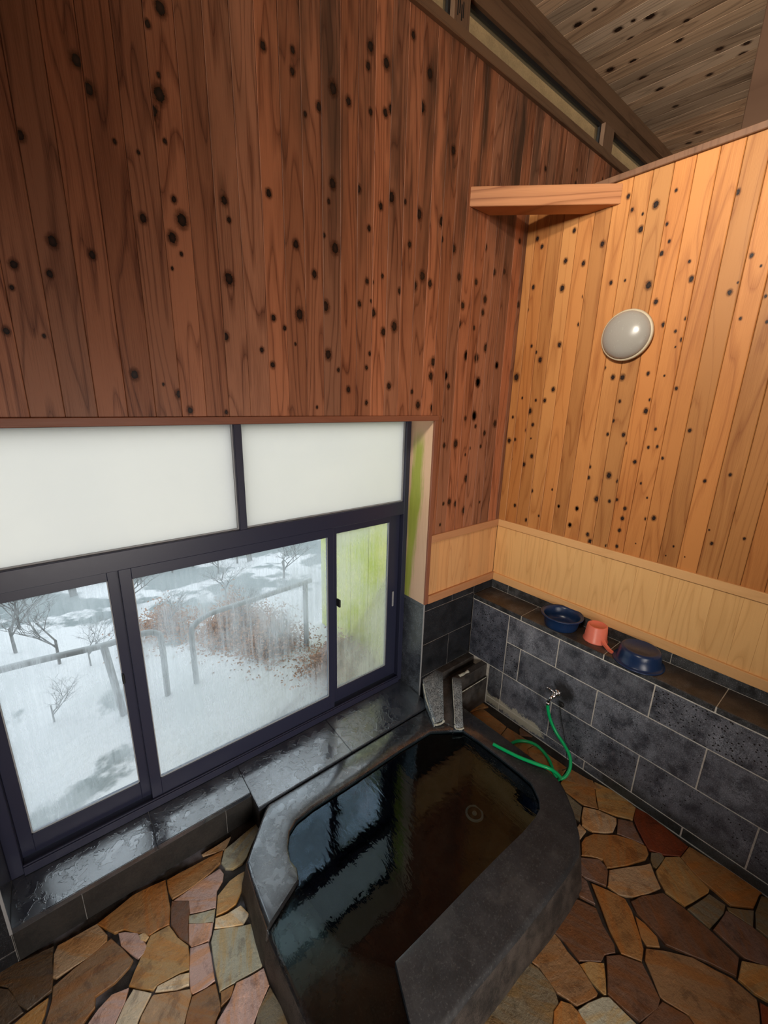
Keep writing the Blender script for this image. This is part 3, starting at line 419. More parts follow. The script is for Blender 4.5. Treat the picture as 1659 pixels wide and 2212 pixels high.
KNOTS={'A':[[-0.385,3.0,0.0145],[-0.287,2.891,0.0137],[-0.192,2.913,0.0107],[-0.442,2.813,0.0128],[-0.351,2.736,0.0168],[-0.361,2.665,0.0135],[-0.069,3.101,0.0111],[-0.019,2.757,0.0137],[-0.481,2.418,0.0147],[-0.384,2.41,0.0171],[-0.182,2.384,0.0132],[-0.306,2.474,0.0177],[-0.43,2.572,0.0099],[-2.258,3.07,0.0139],[-2.237,3.011,0.0143],[-2.018,3.299,0.0164],[-2.059,3.242,0.0089],[-2.044,3.072,0.0187],[-2.067,3.02,0.0148],[-2.418,2.837,0.0119],[-2.041,3.123,0.0065],[-2.186,2.9,0.006],[-2.029,2.789,0.009],[-1.858,2.832,0.0125],[-2.123,2.892,0.0054],[-2.04,2.949,0.0067],[-2.383,2.585,0.0137],[-2.287,2.569,0.0109],[-2.483,2.504,0.0106],[-2.402,2.494,0.0092],[-2.497,2.441,0.0063],[-2.528,2.321,0.0091],[-2.442,2.316,0.0053],[-2.13,2.708,0.0121],[-2.009,2.733,0.0185],[-2.045,2.671,0.0151],[-2.021,2.627,0.0062],[-2.055,2.575,0.0051],[-1.859,2.577,0.0178],[-1.887,2.373,0.0132],[-2.211,2.216,0.0134],[-2.074,2.154,0.0119],[-2.04,2.096,0.0112],[-1.905,2.089,0.0074],[-2.123,2.187,0.0046],[-1.845,2.774,0.0081],[-1.685,3.349,0.0121],[-1.569,3.387,0.01],[-1.572,3.322,0.0112],[-1.522,3.209,0.008],[-1.46,3.255,0.0133],[-1.395,3.339,0.0195],[-1.321,3.325,0.0133],[-1.213,3.549,0.0163],[-1.224,3.48,0.0125],[-1.208,3.331,0.0104],[-1.128,3.529,0.0172],[-1.127,3.357,0.0136],[-1.095,3.381,0.0152],[-0.982,3.688,0.0128],[-0.873,3.596,0.0345],[-0.914,3.457,0.0229],[-0.691,3.361,0.0158],[-1.399,3.016,0.0168],[-1.266,3.034,0.0131],[-1.685,2.902,0.012],[-1.082,3.054,0.0277],[-1.143,3.002,0.0127],[-0.997,3.058,0.0092],[-1.419,2.947,0.0084],[-0.904,3.032,0.0299],[-1.576,2.754,0.0136],[-1.444,2.817,0.0081],[-1.388,2.78,0.02],[-1.207,2.899,0.0102],[-1.492,2.66,0.0131],[-0.959,2.889,0.0118],[-0.745,3.038,0.0196],[-0.738,2.961,0.011],[-0.644,2.938,0.0163],[-1.214,2.682,0.0104],[-1.182,2.684,0.0071],[-1.124,2.72,0.0082],[-0.917,2.715,0.0309],[-0.864,2.767,0.0253],[-0.807,2.742,0.0153],[-1.014,2.674,0.0117],[-1.256,2.58,0.0112],[-1.189,2.602,0.0062],[-1.174,2.553,0.0145],[-1.439,2.544,0.0185],[-1.567,2.493,0.0214],[-1.686,2.465,0.0105],[-1.638,2.432,0.0082],[-1.041,2.509,0.0256],[-1.111,2.475,0.0152],[-0.589,2.812,0.0146],[-0.542,2.676,0.0151],[-0.561,2.579,0.0152],[-1.428,2.345,0.0175],[-1.192,2.368,0.0083],[-1.698,2.282,0.0108],[-1.59,2.374,0.0057],[-1.317,2.196,0.0122],[-1.373,2.282,0.0083],[-1.065,2.221,0.0141],[-1.211,2.302,0.0092],[-0.751,2.361,0.0188],[-0.766,2.286,0.0165],[-0.648,2.295,0.0175],[-0.617,2.237,0.0128],[-0.479,2.414,0.0188],[-0.388,2.408,0.0196],[-0.183,2.38,0.0139],[-0.355,2.27,0.0202],[-0.74,2.117,0.017],[-0.854,2.13,0.016],[-1.208,2.136,0.0094],[-0.363,2.068,0.0176],[-0.903,2.198,0.0099],[-1.742,2.337,0.009],[-1.49,2.112,0.0063],[-0.649,2.293,0.0144],[-0.355,2.272,0.0188],[-0.447,2.055,0.0102],[-0.366,2.071,0.0191],[-0.343,2.004,0.0097],[-0.246,1.959,0.0124],[-0.145,2.018,0.0165],[-0.622,1.897,0.0114],[-0.52,1.902,0.02],[-0.693,1.865,0.0203],[-0.421,1.829,0.0074],[-0.394,1.672,0.0196],[-0.382,1.867,0.0086],[-0.274,1.875,0.0101],[-0.543,1.537,0.0164],[-0.595,1.532,0.009],[-0.479,1.516,0.0159],[-0.39,1.458,0.02],[-0.649,2.044,0.0093],[-0.613,1.397,0.0081],[-0.234,1.494,0.0071]],'B':[[-0.578,3.181,0.0092],[-0.717,3.105,0.0135],[-0.796,3.141,0.0064],[-1.042,3.059,0.0094],[-0.607,3.114,0.0073],[-0.662,3.081,0.0053],[-0.665,3.013,0.0124],[-0.782,3.006,0.0065],[-0.806,2.927,0.0065],[-0.781,2.88,0.0092],[-0.307,3.097,0.01],[-0.479,2.991,0.0121],[-0.113,3.061,0.01],[-0.076,3.111,0.0101],[-0.277,2.951,0.0115],[-0.387,2.916,0.0108],[-0.278,2.808,0.014],[-0.084,2.846,0.0104],[-0.413,2.745,0.0076],[-0.556,2.79,0.0088],[-0.628,2.788,0.0056],[-0.747,2.745,0.0147],[-0.795,2.662,0.0102],[-0.909,2.819,0.0061],[-0.931,2.741,0.0107],[-1.141,2.795,0.0077],[-1.182,2.746,0.0044],[-1.092,2.658,0.0095],[-1.114,2.694,0.004],[-1.222,2.622,0.0056],[-0.941,2.568,0.007],[-0.848,2.551,0.0091],[-0.907,2.514,0.0064],[-0.941,2.473,0.0078],[-1.153,2.543,0.0059],[-1.247,2.519,0.0055],[-0.92,2.441,0.004],[-0.409,2.599,0.0088],[-0.306,2.498,0.0118],[-0.189,2.418,0.0128],[-0.118,2.504,0.0079],[-0.061,2.72,0.008],[-0.155,2.464,0.0078],[-0.646,2.305,0.0107],[-0.696,2.303,0.0121],[-0.819,2.319,0.0079],[-0.594,2.356,0.0069],[-0.896,2.307,0.0045],[-0.96,2.245,0.0072],[-0.031,2.317,0.0183],[-0.302,2.241,0.0115],[-0.254,2.174,0.0104],[-0.192,2.174,0.007],[-0.158,2.105,0.0143],[-0.091,2.186,0.0065],[-0.035,2.061,0.0077],[-0.191,2.02,0.0094],[-0.147,1.982,0.0089],[-0.189,1.932,0.0048],[-0.025,1.903,0.013],[-0.071,1.915,0.0085],[-0.21,1.818,0.0111],[-0.159,1.756,0.0115],[0.014,1.802,0.0098],[0.016,2.166,0.0087],[-0.242,1.59,0.0095],[-0.383,1.625,0.0058],[-0.126,1.465,0.0094],[-0.226,1.383,0.0098],[-0.441,1.526,0.0057],[-0.314,1.433,0.0062],[-0.531,1.426,0.0075],[-0.558,1.539,0.008],[-0.06,1.78,0.006],[-0.841,2.131,0.011],[-0.851,2.188,0.0065],[-0.703,2.178,0.0072],[-0.686,2.072,0.0074],[-0.752,2.001,0.0095],[-0.668,1.997,0.0075],[-0.771,1.957,0.0071],[-0.903,2.042,0.0064],[-1.054,2.046,0.0077],[-0.833,1.861,0.0092],[-0.927,1.953,0.0064],[-0.961,1.897,0.0063],[-0.886,1.946,0.0066],[-0.712,1.768,0.0136],[-0.765,1.742,0.0088],[-0.598,1.801,0.0078],[-0.6,1.737,0.0088],[-0.665,1.619,0.0133],[-0.739,1.621,0.0081],[-0.777,1.638,0.0071],[-0.559,1.537,0.0102],[-0.53,1.424,0.0105],[-0.441,1.527,0.0071],[-0.827,1.597,0.0086],[-0.823,1.538,0.0095],[-0.819,1.467,0.0087],[-0.821,1.37,0.0079],[-0.647,1.394,0.0098],[-0.67,1.352,0.0136],[-0.765,1.354,0.0082],[-0.883,1.751,0.0052],[-0.926,1.679,0.0042],[-0.939,1.563,0.0064],[-0.977,1.577,0.0103],[-1.16,1.81,0.007],[-1.251,1.855,0.0065],[-1.245,1.511,0.0068],[-1.36,1.568,0.0056],[-1.092,1.45,0.0046],[-1.223,1.575,0.0041],[-1.067,1.391,0.0032],[-1.15,1.41,0.003],[-0.915,1.414,0.0031]],'C':[[0.094,-0.122,0.0171],[0.314,-0.401,0.0261],[0.28,-0.253,0.0173],[0.393,-0.275,0.0126],[0.765,-0.201,0.0227],[0.55,-0.094,0.0194],[0.948,-0.235,0.019],[0.821,-0.582,0.0154],[0.956,-0.66,0.0156],[0.878,-0.693,0.0151],[1.652,-0.258,0.0186],[1.757,-0.167,0.0158],[0.594,-0.449,0.0151],[0.576,-0.217,0.0162],[0.279,-0.332,0.0096],[0.064,-0.225,0.0094],[0.478,-0.52,0.0119],[1.017,-0.486,0.0139],[1.203,-0.247,0.0139]]}


# ---------------------------------------------------------------- boards with knots
def board(name, axis, a0, a1, l0, l1, mat, parent, tint, th=0.018, knots=(), plane=0.0, off=0.0, gap=0.0008, cham=0.0016, zf=None):
    """one board: a = across, l = along, front face flush with `plane`; knots are thin ovals let into its face"""
    a0 += gap/2; a1 -= gap/2; V, Fc, mi, UV = [], [], [], {}
    prof = [(a0, th), (a0, cham), (a0+cham, 0), (a1-cham, 0), (a1, cham), (a1, th)]
    def pt(a, l, d):
        d = d+off
        if axis == 'A': return (a, plane+d, l)
        if axis == 'B': return (plane+d, a, l)
        return (a, l, (zf(l) if zf else plane)+d)
    for l in (l0, l1):
        for a, d in prof: V.append(pt(a, l, d))
    n = len(prof)
    for k in range(n):
        k2 = (k+1) % n; Fc.append((k, k2, n+k2, n+k)); mi.append(0)
    Fc += [tuple(reversed(range(n))), tuple(range(n, 2*n))]; mi += [0, 0]
    for (ka, kl, kr) in knots:
        kr = min(kr, .019)*.86; R = kr*2.3; b = len(V); seg = 12; lo, hi = a0+cham, a1-cham
        V.append(pt(min(max(ka, lo), hi), kl, -0.0007)); UV[b] = ((min(max(ka, lo), hi)-ka)/R, 0)
        for k in range(seg):
            t = 2*math.pi*k/seg; aa = min(max(ka+R*math.cos(t), lo), hi); u = (aa-ka)/R; v = math.sin(t)
            V.append(pt(aa, min(max(kl+R*1.35*v, l0), l1), -0.0007)); UV[b+1+k] = (u, v)
        for k in range(seg): Fc.append((b, b+1+k, b+1+(k+1) % seg)); mi.append(1)
    me = mesh(V, Fc, name); bm = bmesh.new(); bm.from_mesh(me)
    bm.faces.ensure_lookup_table()
    for f, m_ in zip(bm.faces, mi): f.material_index = m_
    bmesh.ops.recalc_face_normals(bm, faces=[f for f in bm.faces if f.material_index == 0]); bm.to_mesh(me); bm.free()
    if knots:
        uvl = me.uv_layers.new(name='UVMap')
        for lp in me.loops: uvl.data[lp.index].uv = UV.get(lp.vertex_index, (9, 9))
    return link(name, me, [M[mat], M['knot']], parent, color=tint)
def tint(lo=0.72, hi=1.18, warm=0.10, rr=R_):
    v = rr.uniform(lo, hi); w_ = rr.uniform(-warm, warm); return (v*(1+w_), v, v*(1-w_))
def rand_knots(rr, a0, a1, l0, l1, n):
    return [(rr.uniform(a0+.02, a1-.02), rr.uniform(l0, l1), rr.uniform(.004, .012)) for _ in range(n)]

ZT1, ZT2, ZB1, ZB2, ZS, DK = 1.340, 1.291, 0.926, 0.870, 0.805, 0.215
XL, XR, ZO, DW = -2.858, -0.720, 2.042, 0.187      # window opening, its head and reveal depth
PW = 0.0886

# ================================================================ FLOOR
hx0, hx1, hy0, hy1 = -1.96, -0.66, -1.03, -0.22        # the tub is sunk through the bed here
floor = link('floor', join(boxm(-4.4, hx0, -3.1, 0.30, -0.10, -0.012), boxm(hx1, 2.2, -3.1, 0.30, -0.10, -0.012), boxm(hx0, hx1, -3.1, hy0, -0.10, -0.012), boxm(hx0, hx1, hy1, 0.30, -0.10, -0.012), name='floor'), [M['mortar']], None, 'structure', (1, 1, 1))
tag(floor, 'crazy paving floor of brown, ochre and pinkish flagstones in dark mortar')
LIN = lambda c: tuple(((v/255+0.055)/1.055)**2.4 if v/255 > 0.04045 else v/255/12.92 for v in c)
PAL = dict(T=(186,158,124),P=(198,168,158),G=(176,176,156),O=(164,122,74),B=(112,84,66),R=(128,62,34),W=(218,205,178),M=(122,98,86),Y=(180,148,98),D=(98,84,68),U=(124,116,96),A=(150,118,84))
def inset(pts, d):
    cx = sum(p[0] for p in pts)/len(pts); cy = sum(p[1] for p in pts)/len(pts)
    return [(p[0]+(cx-p[0])*d, p[1]+(cy-p[1])*d) for p in pts]
def rough_outline(pts, rr, step=0.05, amp=0.003):
    out = []
    for i, p in enumerate(pts):
        q = pts[(i+1) % len(pts)]; L = math.dist(p, q); n = max(1, min(4, int(L/step)))
        for k in range(n):
            t = k/n; j = 0 if k == 0 else rr.uniform(-amp, amp)
            nx, ny = -(q[1]-p[1])/max(L, 1e-6), (q[0]-p[0])/max(L, 1e-6)
            out.append((p[0]+(q[0]-p[0])*t+nx*j, p[1]+(q[1]-p[1])*t+ny*j))
    return out
rs = random.Random(3)
def lay(pts, colr):
    c = PAL[colr]; v = rs.uniform(0.92, 1.08); z1 = rs.uniform(-0.003, 0.002)
    c_ = (sum(p[0] for p in pts)/len(pts), sum(p[1] for p in pts)/len(pts))
    pts = [(p[0]+(p[0]-c_[0])/max(math.dist(p, c_), 1e-6)*0.0032, p[1]+(p[1]-c_[1])/max(math.dist(p, c_), 1e-6)*0.0032) for p in pts]
    me = prism(rough_outline(pts, rs), -0.03, z1, bev=0.0022, name='stone')
    link('stone', me, [M['flag']], floor, color=tuple(x*v for x in LIN(c)))
for s in STONES: lay([tuple(p) for p in s[1:]], s[0])
# the same paving carried on past the picture's edges: irregular cells clipped from scattered seeds
def inside(p, poly):
    r = False; j = len(poly)-1
    for i in range(len(poly)):
        if (poly[i][1] > p[1]) != (poly[j][1] > p[1]) and p[0] < (poly[j][0]-poly[i][0])*(p[1]-poly[i][1])/(poly[j][1]-poly[i][1]+1e-12)+poly[i][0]: r = not r
        j = i
    return r
seeds = []; rv = random.Random(11)
for iy in range(14):
    for ix in range(19): seeds.append((-4.3+ix*0.235+rv.uniform(-.09, .09), -3.15+iy*0.25+rv.uniform(-.1, .1)))
TUBP = [(-2.12, -0.10), (-2.12, -1.1), (-1.9, -1.24), (-0.8, -1.24), (-0.52, -0.97), (-0.52, -0.1)]
for si, s in enumerate(seeds):
    poly = [(s[0]-.4, s[1]-.4), (s[0]+.4, s[1]-.4), (s[0]+.4, s[1]+.4), (s[0]-.4, s[1]+.4)]
    def clip(poly, mx, my, nx, ny):
        out = []
        for i in range(len(poly)):
            a, b = poly[i], poly[(i+1) % len(poly)]; da = (a[0]-mx)*nx+(a[1]-my)*ny; db = (b[0]-mx)*nx+(b[1]-my)*ny
            if da <= 0: out.append(a)
            if (da < 0) != (db < 0): t = da/(da-db); out.append((a[0]+(b[0]-a[0])*t, a[1]+(b[1]-a[1])*t))
        return out
    for t in seeds:
        if t is s or math.dist(s, t) > 0.9: continue
        dx, dy = t[0]-s[0], t[1]-s[1]; L = math.hypot(dx, dy)
        poly = clip(poly, (s[0]+t[0])/2-dx/L*.007, (s[1]+t[1])/2-dy/L*.007, dx, dy)
        if len(poly) < 3: break
    for (mx, my, nx, ny) in ((0, -0.012, 0, 1), (-0.222, 0, 1, 0), (-4.38, 0, -1, 0), (0, -3.08, 0, -1)):
        if len(poly) >= 3: poly = clip(poly, mx, my, nx, ny)
    if len(poly) < 3: continue
    cx_ = sum(p[0] for p in poly)/len(poly); cy_ = sum(p[1] for p in poly)/len(poly); base_ = poly; okc = False
    for k_ in (1.0, .82, .66, .5, .36):
        for (ox, oy) in ((0, 0), (0, -.06), (-.06, 0), (.06, 0), (0, -.12)) if k_ < 1 else ((0, 0),):
            ox *= (1-k_)*1.6; oy *= (1-k_)*1.6
            poly = [(cx_+ox+(p[0]-cx_)*k_, cy_+oy+(p[1]-cy_)*k_) for p in base_]
            test = poly+[(cx_+ox, cy_+oy)]+[((a[0]+b[0])/2, (a[1]+b[1])/2) for a, b in zip(poly, poly[1:]+poly[:1])]
            if any(inside(p, [tuple(q) for q in st[1:]]) for p in test for st in STONES) or any(inside(tuple(q), poly) for st in STONES for q in st[1:]) or any(inside(p, TUBP) for p in test): continue
            okc = True; break
        if okc: break
    if not okc: continue
    if math.dist(poly[0], poly[len(poly)//2]) < 0.05: continue
    lay(poly, rv.choice('TPOBYMAUD'))

# ================================================================ WINDOW WALL (wall_left)
wl = empty('wall_left', kind='structure'); tag(wl, 'knotty red brown cedar board wall around the large window')
ka = {}
x0A = -0.0-PW*50
def seamA(i): return -0.031+PW*(i-50)
for x, z, r in KNOTS['A']: ka.setdefault(int(math.floor((x+0.031)/PW))+50, []).append((x, z, r))
TB = {'A': random.Random(5), 'B': random.Random(9), 'C': random.Random(21)}
for i in range(1, 75):
    a0, a1 = seamA(i), seamA(i+1)
    if a0 < -4.4 or a1 > 2.2: continue
    kk = ka.get(i, []); tn = tint(0.74, 1.16, 0.09, TB['A'])
    if a1 <= XL-0.03: lo = ZT1
    elif a0 >= XR+0.02: lo = ZT1
    elif a0 < XR < a1+0.02: lo = ZO+0.03
    else: lo = ZO+0.03
    if not kk: kk = rand_knots(TB['C'], a0, a1, lo+.1, 3.7, 5)
    if a0 > XL and a0 < XR+0.031 and a1 > XR:
        # the board beside the opening is notched: short piece over the head trim, full strip beside it
        if a0 < XR+0.02:
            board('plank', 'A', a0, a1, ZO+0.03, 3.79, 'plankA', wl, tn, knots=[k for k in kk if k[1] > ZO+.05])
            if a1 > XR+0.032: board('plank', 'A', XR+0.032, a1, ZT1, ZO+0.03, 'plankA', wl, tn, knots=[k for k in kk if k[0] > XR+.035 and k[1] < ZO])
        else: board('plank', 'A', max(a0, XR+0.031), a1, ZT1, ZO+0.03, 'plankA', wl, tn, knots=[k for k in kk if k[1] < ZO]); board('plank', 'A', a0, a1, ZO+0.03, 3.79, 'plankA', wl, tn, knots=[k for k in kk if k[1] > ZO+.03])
    else:
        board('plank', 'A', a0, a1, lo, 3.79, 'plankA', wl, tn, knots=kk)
# cypress boards under the batten, right and left of the opening
for (a, b) in ((XR+0.03, 0.0035), (-4.4, XL-0.03)):
    x = a; j = 0
    while x < b-0.001:
        x2 = min(x+0.105+0.02*((j*7) % 3-1), b); 
        if b-x2 < 0.03: x2 = b
        board('wainscot_board', 'A', x, x2, ZB1, ZT2, 'cypA', wl, tint(0.93, 1.06, 0.03, TB['C']), th=0.012, gap=0.0004, cham=0.0006, off=0.003); x = x2; j += 1
    boxo('batten', (a, b, -0.012, 0.01, ZT2, ZT1), 'trimHA', wl, 0.002)
    boxo('batten', (a, b, -0.014, 0.01, ZB2, ZB1), 'trimHA', wl, 0.002)
boxo('edge_trim', (XL-0.03, XR+0.03, -0.010, 0.004, ZO, ZO+0.030), 'trimRed', wl, 0.002)
boxo('edge_trim', (XR, XR+0.030, -0.010, 0.004, ZB2, ZO), 'trimRedV', wl, 0.002)
boxo('edge_trim', (XL-0.030, XL, -0.010, 0.004, ZB2, ZO), 'trimRedV', wl, 0.002)
# wall core behind the boards
for d in ((-4.4, 2.2, 0.018, 0.26, ZO+0.012, 3.79), (XR+0.014, 2.2, 0.018, 0.26, -0.1, ZO+0.012), (-4.4, XL-0.014, 0.018, 0.26, -0.1, ZO+0.012), (XL-0.014, XR+0.014, 0.018, 0.26, -0.1, 0.13)):
    boxo('wall_core', d, 'plaster', wl)
# reveal linings
boxo('jamb_board', (XR, XR+0.014, 0.004, 0.20, ZB2, ZO), 'jamb', wl)
boxo('jamb_board', (XL-0.014, XL, 0.004, 0.20, ZB2, ZO), 'jamb', wl)
boxo('head_board', (XL, XR, 0.004, 0.20, ZO, ZO+0.012), 'jamb', wl)
for sx in (1, -1):
    xx = XR if sx > 0 else XL
    boxo('reveal_stone', (xx, xx+sx*0.014, -0.004, 0.20, 0.15, 0.840), 'reveal', wl, 0.001)
    boxo('reveal_cap', (xx-sx*0.001, xx+sx*0.014, -0.004, 0.20, 0.843, ZB2), 'reveal', wl, 0.001)
    boxo('corner_bead', (xx-sx*0.003, xx+sx*0.006, -0.007, -0.002, 0.15, ZB2), 'bead', wl)
# wall tiles below the battens
def tilesA(a, b, rows, g=0.0022, mat='tileA'):
    for z0, z1, seams in rows:
        xs = [a]+sorted(seams)+[b]
        for p, q_ in zip(xs, xs[1:]):
            boxo('tile', (p+g, q_-g, -0.006, 0.006, z0+g, z1-g), mat, wl, 0.0012, color=(1, 1, 1))
    boxo('grout', (a, b, -0.0035, 0.016, rows[-1][0], rows[0][1]), 'groutDark', wl)
tilesA(XR+0.002, -DK, [(0.818, ZB2, [-0.448]), (0.567, 0.818, []), (0.319, 0.567, [-0.455]), (0.063, 0.319, []), (0.0, 0.063, [])])
tilesA(-DK, 0.0, [(ZS, ZB2, [])])
tilesA(-4.4, XL-0.002, [(0.818, ZB2, [-3.9, -3.37]), (0.567, 0.818, [-4.1, -3.6, -3.1]), (0.319, 0.567, [-3.9, -3.37]), (0.063, 0.319, [-4.1, -3.6, -3.1]), (0.0, 0.063, [-3.9, -3.37])])
tilesA(XL, XR, [(0.0, 0.150, [-2.64, -2.05, -1.45])], 0.0015, 'apron')

# ---- window sill (trim_1)
sill = empty('trim_1', kind='structure'); tag(sill, 'wet dark stone window sill of jointed slabs')
def slab(x0, x1, yf, yb=0.215, zf=0.177, zb=0.196, t=0.028):
    V = [(x0, yf, zf-t), (x1, yf, zf-t), (x1, yb, zb-t), (x0, yb, zb-t), (x0, yf, zf), (x1, yf, zf), (x1, yb, zb), (x0, yb, zb)]
    me = mesh(V, [(3, 2, 1, 0), (4, 5, 6, 7), (0, 1, 5, 4), (1, 2, 6, 5), (2, 3, 7, 6), (3, 0, 4, 7)], 'slab')
    bm = bmesh.new(); bm.from_mesh(me); bmesh.ops.bevel(bm, geom=bm.edges[:], offset=0.0025, segments=2, affect='EDGES'); bm.to_mesh(me); bm.free()
    link('slab', me, [M['sill']], sill, color=(1, 1, 1))
sx = [XL+0.001, -2.356, -1.923]
slab(sx[0], sx[1]-0.001, -0.008); slab(sx[1]+0.001, sx[2]-0.001, -0.008)
slab(sx[2]+0.001, -1.363, -0.112); slab(-1.361, XR-0.002, -0.112)
boxo('slab_bed', (sx[2]+0.004, XR-0.004, -0.106, -0.006, 0.0, 0.146), 'apron', sill)

# ---- clerestory and roof edge
boxo('sill_trim', (-4.4, 2.2, -0.022, 0.05, 3.790, 3.836), 'trimDark', wl, 0.003)
boxo('header_board', (-4.4, 2.2, -0.006, 0.06, 3.978, 4.068), 'trimDark', wl, 0.002)
boxo('header_mould', (-4.4, 2.2, -0.030, 0.06, 4.072, 4.152), 'trimDark', wl, 0.004)
posts = [(-3.71, -3.60), (-2.235, -2.13), (-0.752, -0.645), (0.735, 0.872)]
for i, (a, b) in enumerate(posts):
    p = boxo('clerestory_post', (a, b, -0.014, 0.06, 3.836, 3.978), 'postDark', wl, 0.002)
    if i == 2:
        for k, (sx_, sz) in enumerate(((-0.729, 3.893), (-0.716, 3.905), (-0.703, 3.884), (-0.692, 3.898))):  # black strips laid on the post face in place of a reflection
            me = mesh([(sx_+ax, -0.0146, sz+az) for ax, az in ((-.0035, -.028), (.0035, -.028), (.0035, .028), (0, .034), (-.0035, .028))], [(0, 1, 2, 3, 4)], 'reflection_strip')
            link('reflection_strip', join(me, boxm(sx_-.0034, sx_+.0034, -0.0145, -0.010, sz-.028, sz+.028)), [M['black']], p)
bays = [(-4.4, -3.71), (-3.60, -2.235), (-2.13, -0.752), (-0.645, 0.735), (0.872, 2.2)]
for i, (a, b) in enumerate(bays):
    wn = empty('window_%d' % (i+2), kind='structure'); tag(wn, 'narrow clerestory window with black frame under the roof')
    for nm, d in (('frame_rail', (a, b, 0.012, 0.045, 3.836, 3.850)), ('frame_rail', (a, b, 0.012, 0.045, 3.958, 3.978)), ('frame_stile', (a, a+.018, 0.012, 0.045, 3.850, 3.958)), ('frame_stile', (b-.018, b, 0.012, 0.045, 3.850, 3.958))):
        boxo(nm, d, 'rubber', wn, 0.0015)
    boxo('pane', (a+.018, b-.018, 0.026, 0.030, 3.850, 3.958), 'tinted', wn)
ea = empty('roof_eave'); tag(ea, 'weathered timber eave boards seen through the clerestory glass', 'eave')
boxo('fascia_board', (-4.4, 2.6, 0.18, 0.21, 4.00, 4.18), 'eave', ea)
boxo('soffit_board', (-4.4, 2.6, 0.21, 0.90, 4.13, 4.16), 'eaveL', ea)
boxo('purlin', (-4.4, 2.6, 0.40, 0.52, 3.99, 4.13), 'eave', ea)
boxo('gutter_edge', (-4.4, 2.6, 0.90, 0.93, 4.08, 4.22), 'eaveL', ea)

# ================================================================ MAIN WINDOW
win = empty('window_1', kind='structure'); tag(win, 'large dark bronze window with frosted lights above misted sliding sashes')
F0, F1 = DW, DW+0.07
def fr(nm, x0, x1, z0, z1, y0=F0, y1=F1, par=None, bev=0.002, m='alu'): return boxo(nm, (x0, x1, y0, y1, z0, z1), m, par or win, bev)
fr('frame_jamb', XL, -2.815, 0.196, ZO); fr('frame_jamb', -0.756, XR, 0.196, ZO)
fr('frame_head', -2.815, -0.756, 2.028, ZO); fr('transom', -2.815, -0.756, 1.445, 1.527)
fr('mullion', -1.814, -1.778, 1.527, 2.028); fr('frame_sill', -2.815, -0.756, 0.196, 0.236, F0-0.012)
fr('frame_track', -2.815, -0.756, 0.236, 0.243, F0-0.006, F0+0.004)
for (a, b) in ((-2.815, -1.814), (-1.778, -0.756)):
    g = boxo('pane', (a+.004, b-.004, DW+0.028, DW+0.033, 1.529, 2.031), 'frost', win)
    for d in ((a, b, DW+.018, DW+.028, 1.527, 1.533), (b-.006, b, DW+.018, DW+.028, 1.533, 2.028), (a, a+.004, DW+.018, DW+.028, 1.533, 2.028)):
        boxo('glazing_bead', d, 'bead', win)
def sash(x0, x1, px0, px1, y, glass, latch=None):
    s = empty('sash'); s.parent = win
    z0, z1, pz0, pz1 = 0.243, 1.445, 0.336, 1.394
    for nm, d in (('stile', (x0, px0, y, y+.028, z0, z1)), ('stile', (px1, x1, y, y+.028, z0, z1)), ('rail', (px0, px1, y, y+.028, z0, pz0)), ('rail', (px0, px1, y, y+.028, pz1, z1))):
        boxo(nm, d, 'alu', s, 0.0015)
    boxo('pane', (px0-.003, px1+.003, y+.012, y+.016, pz0-.003, pz1+.003), glass, s)
    for d in ((px0, px0+.004, y+.006, y+.012, pz0, pz1), (px1-.004, px1, y+.006, y+.012, pz0, pz1), (px0, px1, y+.006, y+.012, pz0, pz0+.004)):
        boxo('gasket', d, 'bead', s)
    return s
s1 = sash(-2.815, -2.300, -2.771, -2.368, DW+0.036, 'mist'); s2 = sash(-2.329, -1.285, -2.284, -1.321, DW+0.004, 'mist'); s3 = sash(-1.300, -0.757, -1.244, -0.840, DW+0.036, 'mist2')
boxo('latch', (-1.252, -1.240, DW-0.004, DW+0.030, 0.935, 0.985), 'rubber', s2, 0.003)
boxo('latch', (-2.372, -2.362, DW+0.028, DW+0.050, 0.90, 0.95), 'rubber', s1, 0.003)
boxo('pull', (-0.803, -0.790, DW+0.030, DW+0.037, 0.79, 0.90), 'bead', s3, 0.002)

# ================================================================ PARTITION (wall_right)
wr = empty('wall_right', kind='structure'); tag(wr, 'honey coloured knotty cedar partition above a tiled ledge')
ZC = 3.262
kb = {}
def seamB(i): return -0.0595-PW*i
for y, z, r in KNOTS['B']: kb.setdefault(int(math.floor((-0.0595-y)/PW)), []).append((y, z, r))
for i in range(-1, 34):
    a1, a0 = seamB(i), seamB(i+1)
    if i < 0: a1 = -0.0005
    kk = kb.get(i, [])
    if i > 18 or not kk: kk = rand_knots(TB['C'], a0, a1, 1.5, 3.2, 4)
    board('plank', 'B', a0, a1, ZT1, ZC, 'plankB', wr, tint(0.82, 1.14, 0.07, TB['B']), knots=kk, cham=0.003, gap=0.0016)
y = 0.0; j = 0
while y > -3.08:
    y2 = y-(0.118+0.03*((j*5) % 3-1)); board('wainscot_board', 'B', max(y2, -3.08), y, ZB1, ZT2, 'cypB', wr, tint(0.975, 1.025, 0.012, TB['C']), th=0.012, gap=0.0004, cham=0.0006, off=0.003); y = y2; j += 1
boxo('batten', (-0.012, 0.01, -3.08, -0.0125, ZT2, ZT1), 'trimH', wr, 0.002); boxo('batten', (-0.014, 0.01, -3.08, -0.0145, ZB2, ZB1), 'trimH', wr, 0.002)
boxo('wall_core', (0.018, 0.11, -3.08, -0.001, 0.0, ZC), 'plaster', wr)
boxo('cap_board', (-0.016, 0.13, -3.08, -0.001, ZC, ZC+0.030), 'capW', wr, 0.003)
